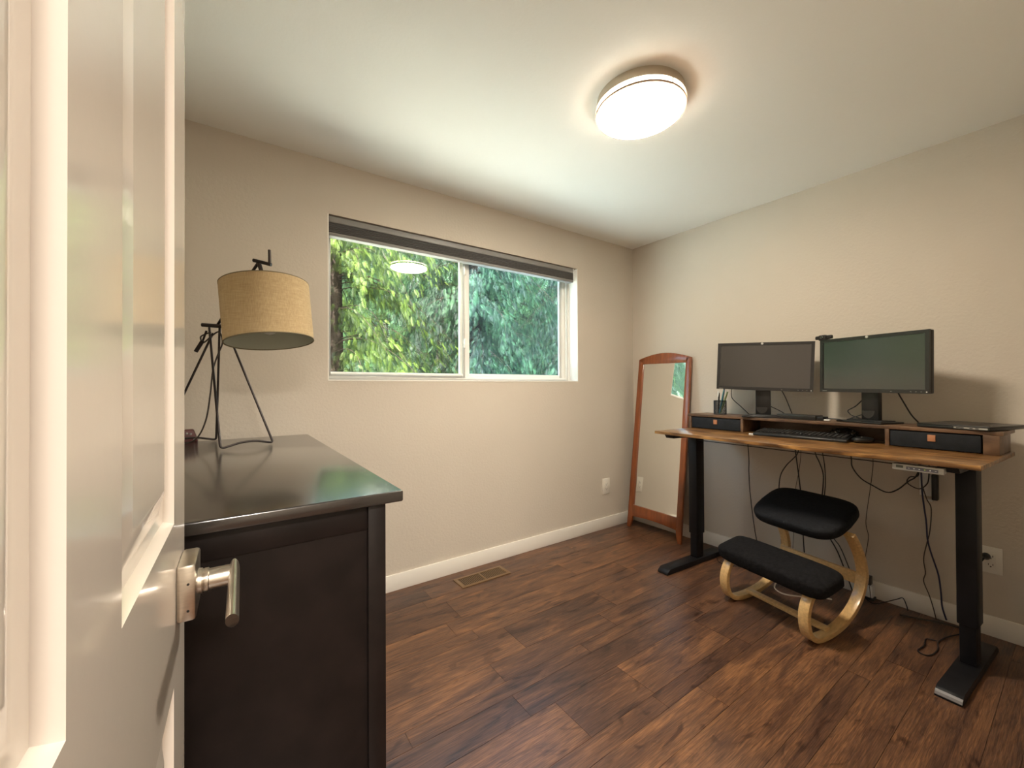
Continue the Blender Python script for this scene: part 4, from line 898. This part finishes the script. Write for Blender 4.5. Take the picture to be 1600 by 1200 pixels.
o = MB().tube([kc_(0.34, 0.06, 0.242), kc_(0.33, 0.035, 0.20), kc_(0.29, 0.02, 0.205), kc_(0.255, 0.01, 0.236), kc_(0.235, 0.0, 0.20), kc_(0.225, 0.0, 0.165), kc_(0.26, 0.01, 0.150), kc_(0.33, 0.03, 0.165), kc_(0.40, 0.07, 0.185), kc_(0.42, 0.12, 0.175)], 0.0035, 8, smooth=6).build('cushion_cord', M['cord_white'], kn)
# monitor leads on the riser
zb = ZR + 0.003
cable([(-0.19, -0.97, 1.19), (-0.16, -0.955, 1.12), (-0.13, -0.997, 1.062), (-0.12, -1.03, 1.026), (-0.11, -1.045, zb)], 0.0026, M['cord'], 'black lead from behind the left monitor down beside the pen cup', 'monitor leads')
cable([(-0.17, -1.16, 1.085), (-0.13, -1.195, 1.062), (-0.12, -1.235, 1.040), (-0.11, -1.285, zb)], 0.0026, M['cord'], 'black lead slanting right from the left monitor stand', 'monitor leads')
cable([(-0.16, -1.240, 1.20), (-0.13, -1.252, 1.165), (-0.12, -1.273, 1.11), (-0.11, -1.305, zb)], 0.0026, M['cord'], 'black lead dropping behind the right part of the left monitor', 'monitor leads')
cable([(-0.14, -1.66, 1.19), (-0.12, -1.656, 1.150), (-0.12, -1.645, 1.12), (-0.12, -1.615, 1.083), (-0.12, -1.583, 1.060), (-0.12, -1.585, 1.045), (-0.12, -1.605, 1.028), (-0.11, -1.66, zb)], 0.0030, M['cord'], 'black lead bending left then right under the right monitor', 'monitor leads')
cable([(-0.14, -1.655, 1.19), (-0.12, -1.658, 1.150), (-0.12, -1.669, 1.109), (-0.12, -1.695, 1.055), (-0.12, -1.72, 1.02)], 0.0020, M['cord'], 'thin lead running into the right monitor stand', 'monitor leads')
cable([(-0.12, -1.71, 1.048), (-0.12, -1.652, 1.040), (-0.12, -1.618, 1.026), (-0.12, -1.575, zb)], 0.0026, M['cord'], 'black lead curving left from the right monitor stand onto the riser', 'monitor leads')
cable([(-0.16, -1.79, 1.19), (-0.13, -1.796, 1.155), (-0.12, -1.813, 1.11), (-0.12, -1.841, 1.048), (-0.11, -1.868, zb)], 0.0034, M['cord'], 'thick black lead slanting right behind the right monitor', 'monitor leads')

# ------------------------------------------------------------------ outside: ground and cedars
go = MB().bb((-30, TH, -1.2), (30, 14, -1.0)).build('ground', M['bounce_ground'], smooth=False); struct(go)

hs = MB().add([V(-40, 12.5, -1.05), V(40, 12.5, -1.05), V(40, 17, 5), V(40, 26, 16), V(-40, 26, 16), V(-40, 17, 5)], [(0, 1, 2, 5), (5, 2, 3, 4)])
struct(hs.build('hillside', mat('hillside_undergrowth', (0.006, 0.013, 0.005), 0.95, spec=0.05, noise=(1.6, 0.8), bump=(6, 1.0, 0.3)), smooth=False))

def spray_template(seed):
    """flat fern-like cedar spray lying in XY, base at origin, length 1 along +X"""
    r_ = random.Random(seed); vs, fs = [], []
    def leaf(p, d, L, w_, droop):
        n = V(-d.y, d.x, 0); o = len(vs)
        vs.extend([p - n * w_ * 0.5, p + d * L * 0.45 + n * w_ + V(0, 0, -droop * L * 0.3), p + d * L + V(0, 0, -droop * L), p + d * L * 0.45 - n * w_ + V(0, 0, -droop * L * 0.3)])
        fs.append((o, o + 1, o + 2, o + 3))
    N = 7
    for k in range(N):
        t = (k + 0.3) / N; p = V(t, 0, -0.25 * t * t); L = 0.40 * (1 - t) ** 0.6 * (0.5 + 0.5 * min(1, t * 3)) + 0.05
        for s_ in (-1, 1):
            a = R(40 + r_.uniform(-9, 9)) * s_; d = V(math.cos(a), math.sin(a), 0)
            leaf(p, d, L * r_.uniform(0.8, 1.15), 0.015, 0.3)
            tt = 0.42; pp = p + d * (L * tt)
            for s2 in (-1, 1):
                a2 = a + s2 * R(36); leaf(pp, V(math.cos(a2), math.sin(a2), 0), L * 0.42, 0.014, 0.4)
    leaf(V(0, 0, 0), V(1, 0, 0), 1.0, 0.010, 0.25)
    return np.array([tuple(v) for v in vs], dtype=np.float32), np.array(fs, dtype=np.int32)
TEMPL = [spray_template(i) for i in range(4)]

def cedar(x, y_, label, seed, leafm, rad, zlo, zhi, nbr, slen, dens, barkr=0.16, base=0.45):
    rg = np.random.default_rng(seed); pyr = random.Random(seed)
    root = thing('cedar_tree', (x, y_, -1.0), label, 'tree', 'cedar trees outside the window')
    MB().tube([V(x, y_, -1.0), V(x + 0.05, y_, 2), V(x, y_ + 0.05, 5), V(x, y_, 8.5)], [barkr, barkr * 0.85, barkr * 0.55, barkr * 0.15], 14, smooth=3).build('trunk', M['bark'], root)
    br = MB(); VV, FF, TT = [], [], []; no = 0
    for k in range(nbr):
        z = zlo + (zhi - zlo) * (k + pyr.random()) / nbr
        az = pyr.uniform(-math.pi, 0.0) if pyr.random() < 0.75 else pyr.uniform(0, math.pi); L = rad * pyr.uniform(0.65, 1.05) * (1 - 0.5 * max(0, (z - 4)) / 6)
        d = V(math.cos(az), math.sin(az), 0); pts = []; drp = pyr.uniform(0.15, 0.75); bow = pyr.uniform(-0.3, 0.3)
        for i in range(9):
            t = i / 8; pts.append(V(x, y_, z) + d * (L * t) + EZ * (L * (0.10 * math.sin(t * 3) - drp * t * t)) + V(-d.y, d.x, 0) * (bow * math.sin(t * 2.6)))
        br.tube(pts, [0.010 * (1 - 0.85 * t / 8) for t in range(9)], 5)
        nsp = int(dens * L)
        bt_ = pyr.uniform(-0.2, 0.2)
        for q in range(nsp):
            t = pyr.uniform(0.18, 1.0); i = min(7, int(t * 8)); fr_ = t * 8 - i; p = pts[i].lerp(pts[i + 1], fr_) + V(pyr.gauss(0, .07), pyr.gauss(0, .07), pyr.uniform(-0.30, 0.03))
            side = pyr.choice((-1, 1)); a = az + side * R(pyr.uniform(10, 75)) * (1.1 - 0.7 * t)
            dwn = pyr.uniform(0.5, 2.6)
            fx = V(math.cos(a), math.sin(a), -dwn).normalized()
            nn = EZ * 0.55 + V(d.x, d.y - 0.4, 0) * 0.7 + V(pyr.uniform(-.5, .5), pyr.uniform(-.5, .5), 0); fy = nn.cross(fx).normalized(); fz = fx.cross(fy)
            S = slen * pyr.uniform(0.6, 1.25)
            tv, tf = TEMPL[pyr.randrange(4)]
            Mx = np.array([[fx.x, fx.y, fx.z], [fy.x, fy.y, fy.z], [fz.x, fz.y, fz.z]], dtype=np.float32) * S
            VV.append(tv @ Mx + np.array(tuple(p), dtype=np.float32)); FF.append(tf + no); no += len(tv)
            tint = min(1, max(0, base + bt_ + pyr.uniform(-0.5, 0.5))) ** 2.4  # power curve deepens dark sprays, painting shade inside the crown
            TT.append(np.full(len(tf) * 4, tint, dtype=np.float32))
    br.build('branches', M['bark'], root)
    Va = np.concatenate(VV) - np.array([x, y_, -1.0], dtype=np.float32); Fa = np.concatenate(FF); Ta = np.concatenate(TT)
    me = bpy.data.meshes.new('foliage'); me.vertices.add(len(Va)); me.vertices.foreach_set('co', Va.ravel())
    me.loops.add(Fa.size); me.loops.foreach_set('vertex_index', Fa.ravel())
    me.polygons.add(len(Fa)); me.polygons.foreach_set('loop_start', np.arange(0, Fa.size, 4, dtype=np.int32)); me.polygons.foreach_set('loop_total', np.full(len(Fa), 4, dtype=np.int32))
    me.update(calc_edges=True)
    ca = me.color_attributes.new('tint', 'FLOAT_COLOR', 'CORNER'); ca.data.foreach_set('color', np.stack([Ta, Ta, Ta, np.ones_like(Ta)], 1).ravel())
    me.materials.append(leafm); fo_ = bpy.data.objects.new('foliage', me); COL.objects.link(fo_); fo_.parent = root
    return root
cedar(-1.6, 4.9, 'bright yellow-green cedar filling the left window pane', 1, M['leaf_a'], 2.3, 0.5, 5.0, 110, 0.125, 104, base=0.55)
cedar(1.2, 5.0, 'drooping mid-green cedar behind the middle of the window', 2, M['leaf_b'], 2.1, 0.5, 5.0, 90, 0.13, 100, base=0.5)
cedar(4.2, 5.1, 'blue-green cedar seen through the right window pane', 3, M['leaf_b'], 2.4, 0.5, 5.4, 100, 0.14, 84, base=0.45)
cedar(-6.0, 6.0, 'yellow-green cedar beyond the left edge of the window', 4, M['leaf_a'], 2.6, 0.0, 5.6, 60, 0.34, 12, base=0.5)
cedar(2.6, 9.8, 'shaded dark cedar in the gap between the two nearer blue-green trees', 5, M['leaf_b'], 2.9, -0.6, 7.5, 90, 0.42, 18, base=0.35)
cedar(7.4, 8.2, 'dark cedar far to the right behind the other trees', 6, M['leaf_b'], 3.0, -0.6, 7.5, 90, 0.46, 12, base=0.35)
cedar(-2.9, 9.8, 'dark cedar behind the bright yellow-green tree', 7, M['leaf_c'], 3.0, -0.6, 7.5, 90, 0.44, 16, base=0.5)
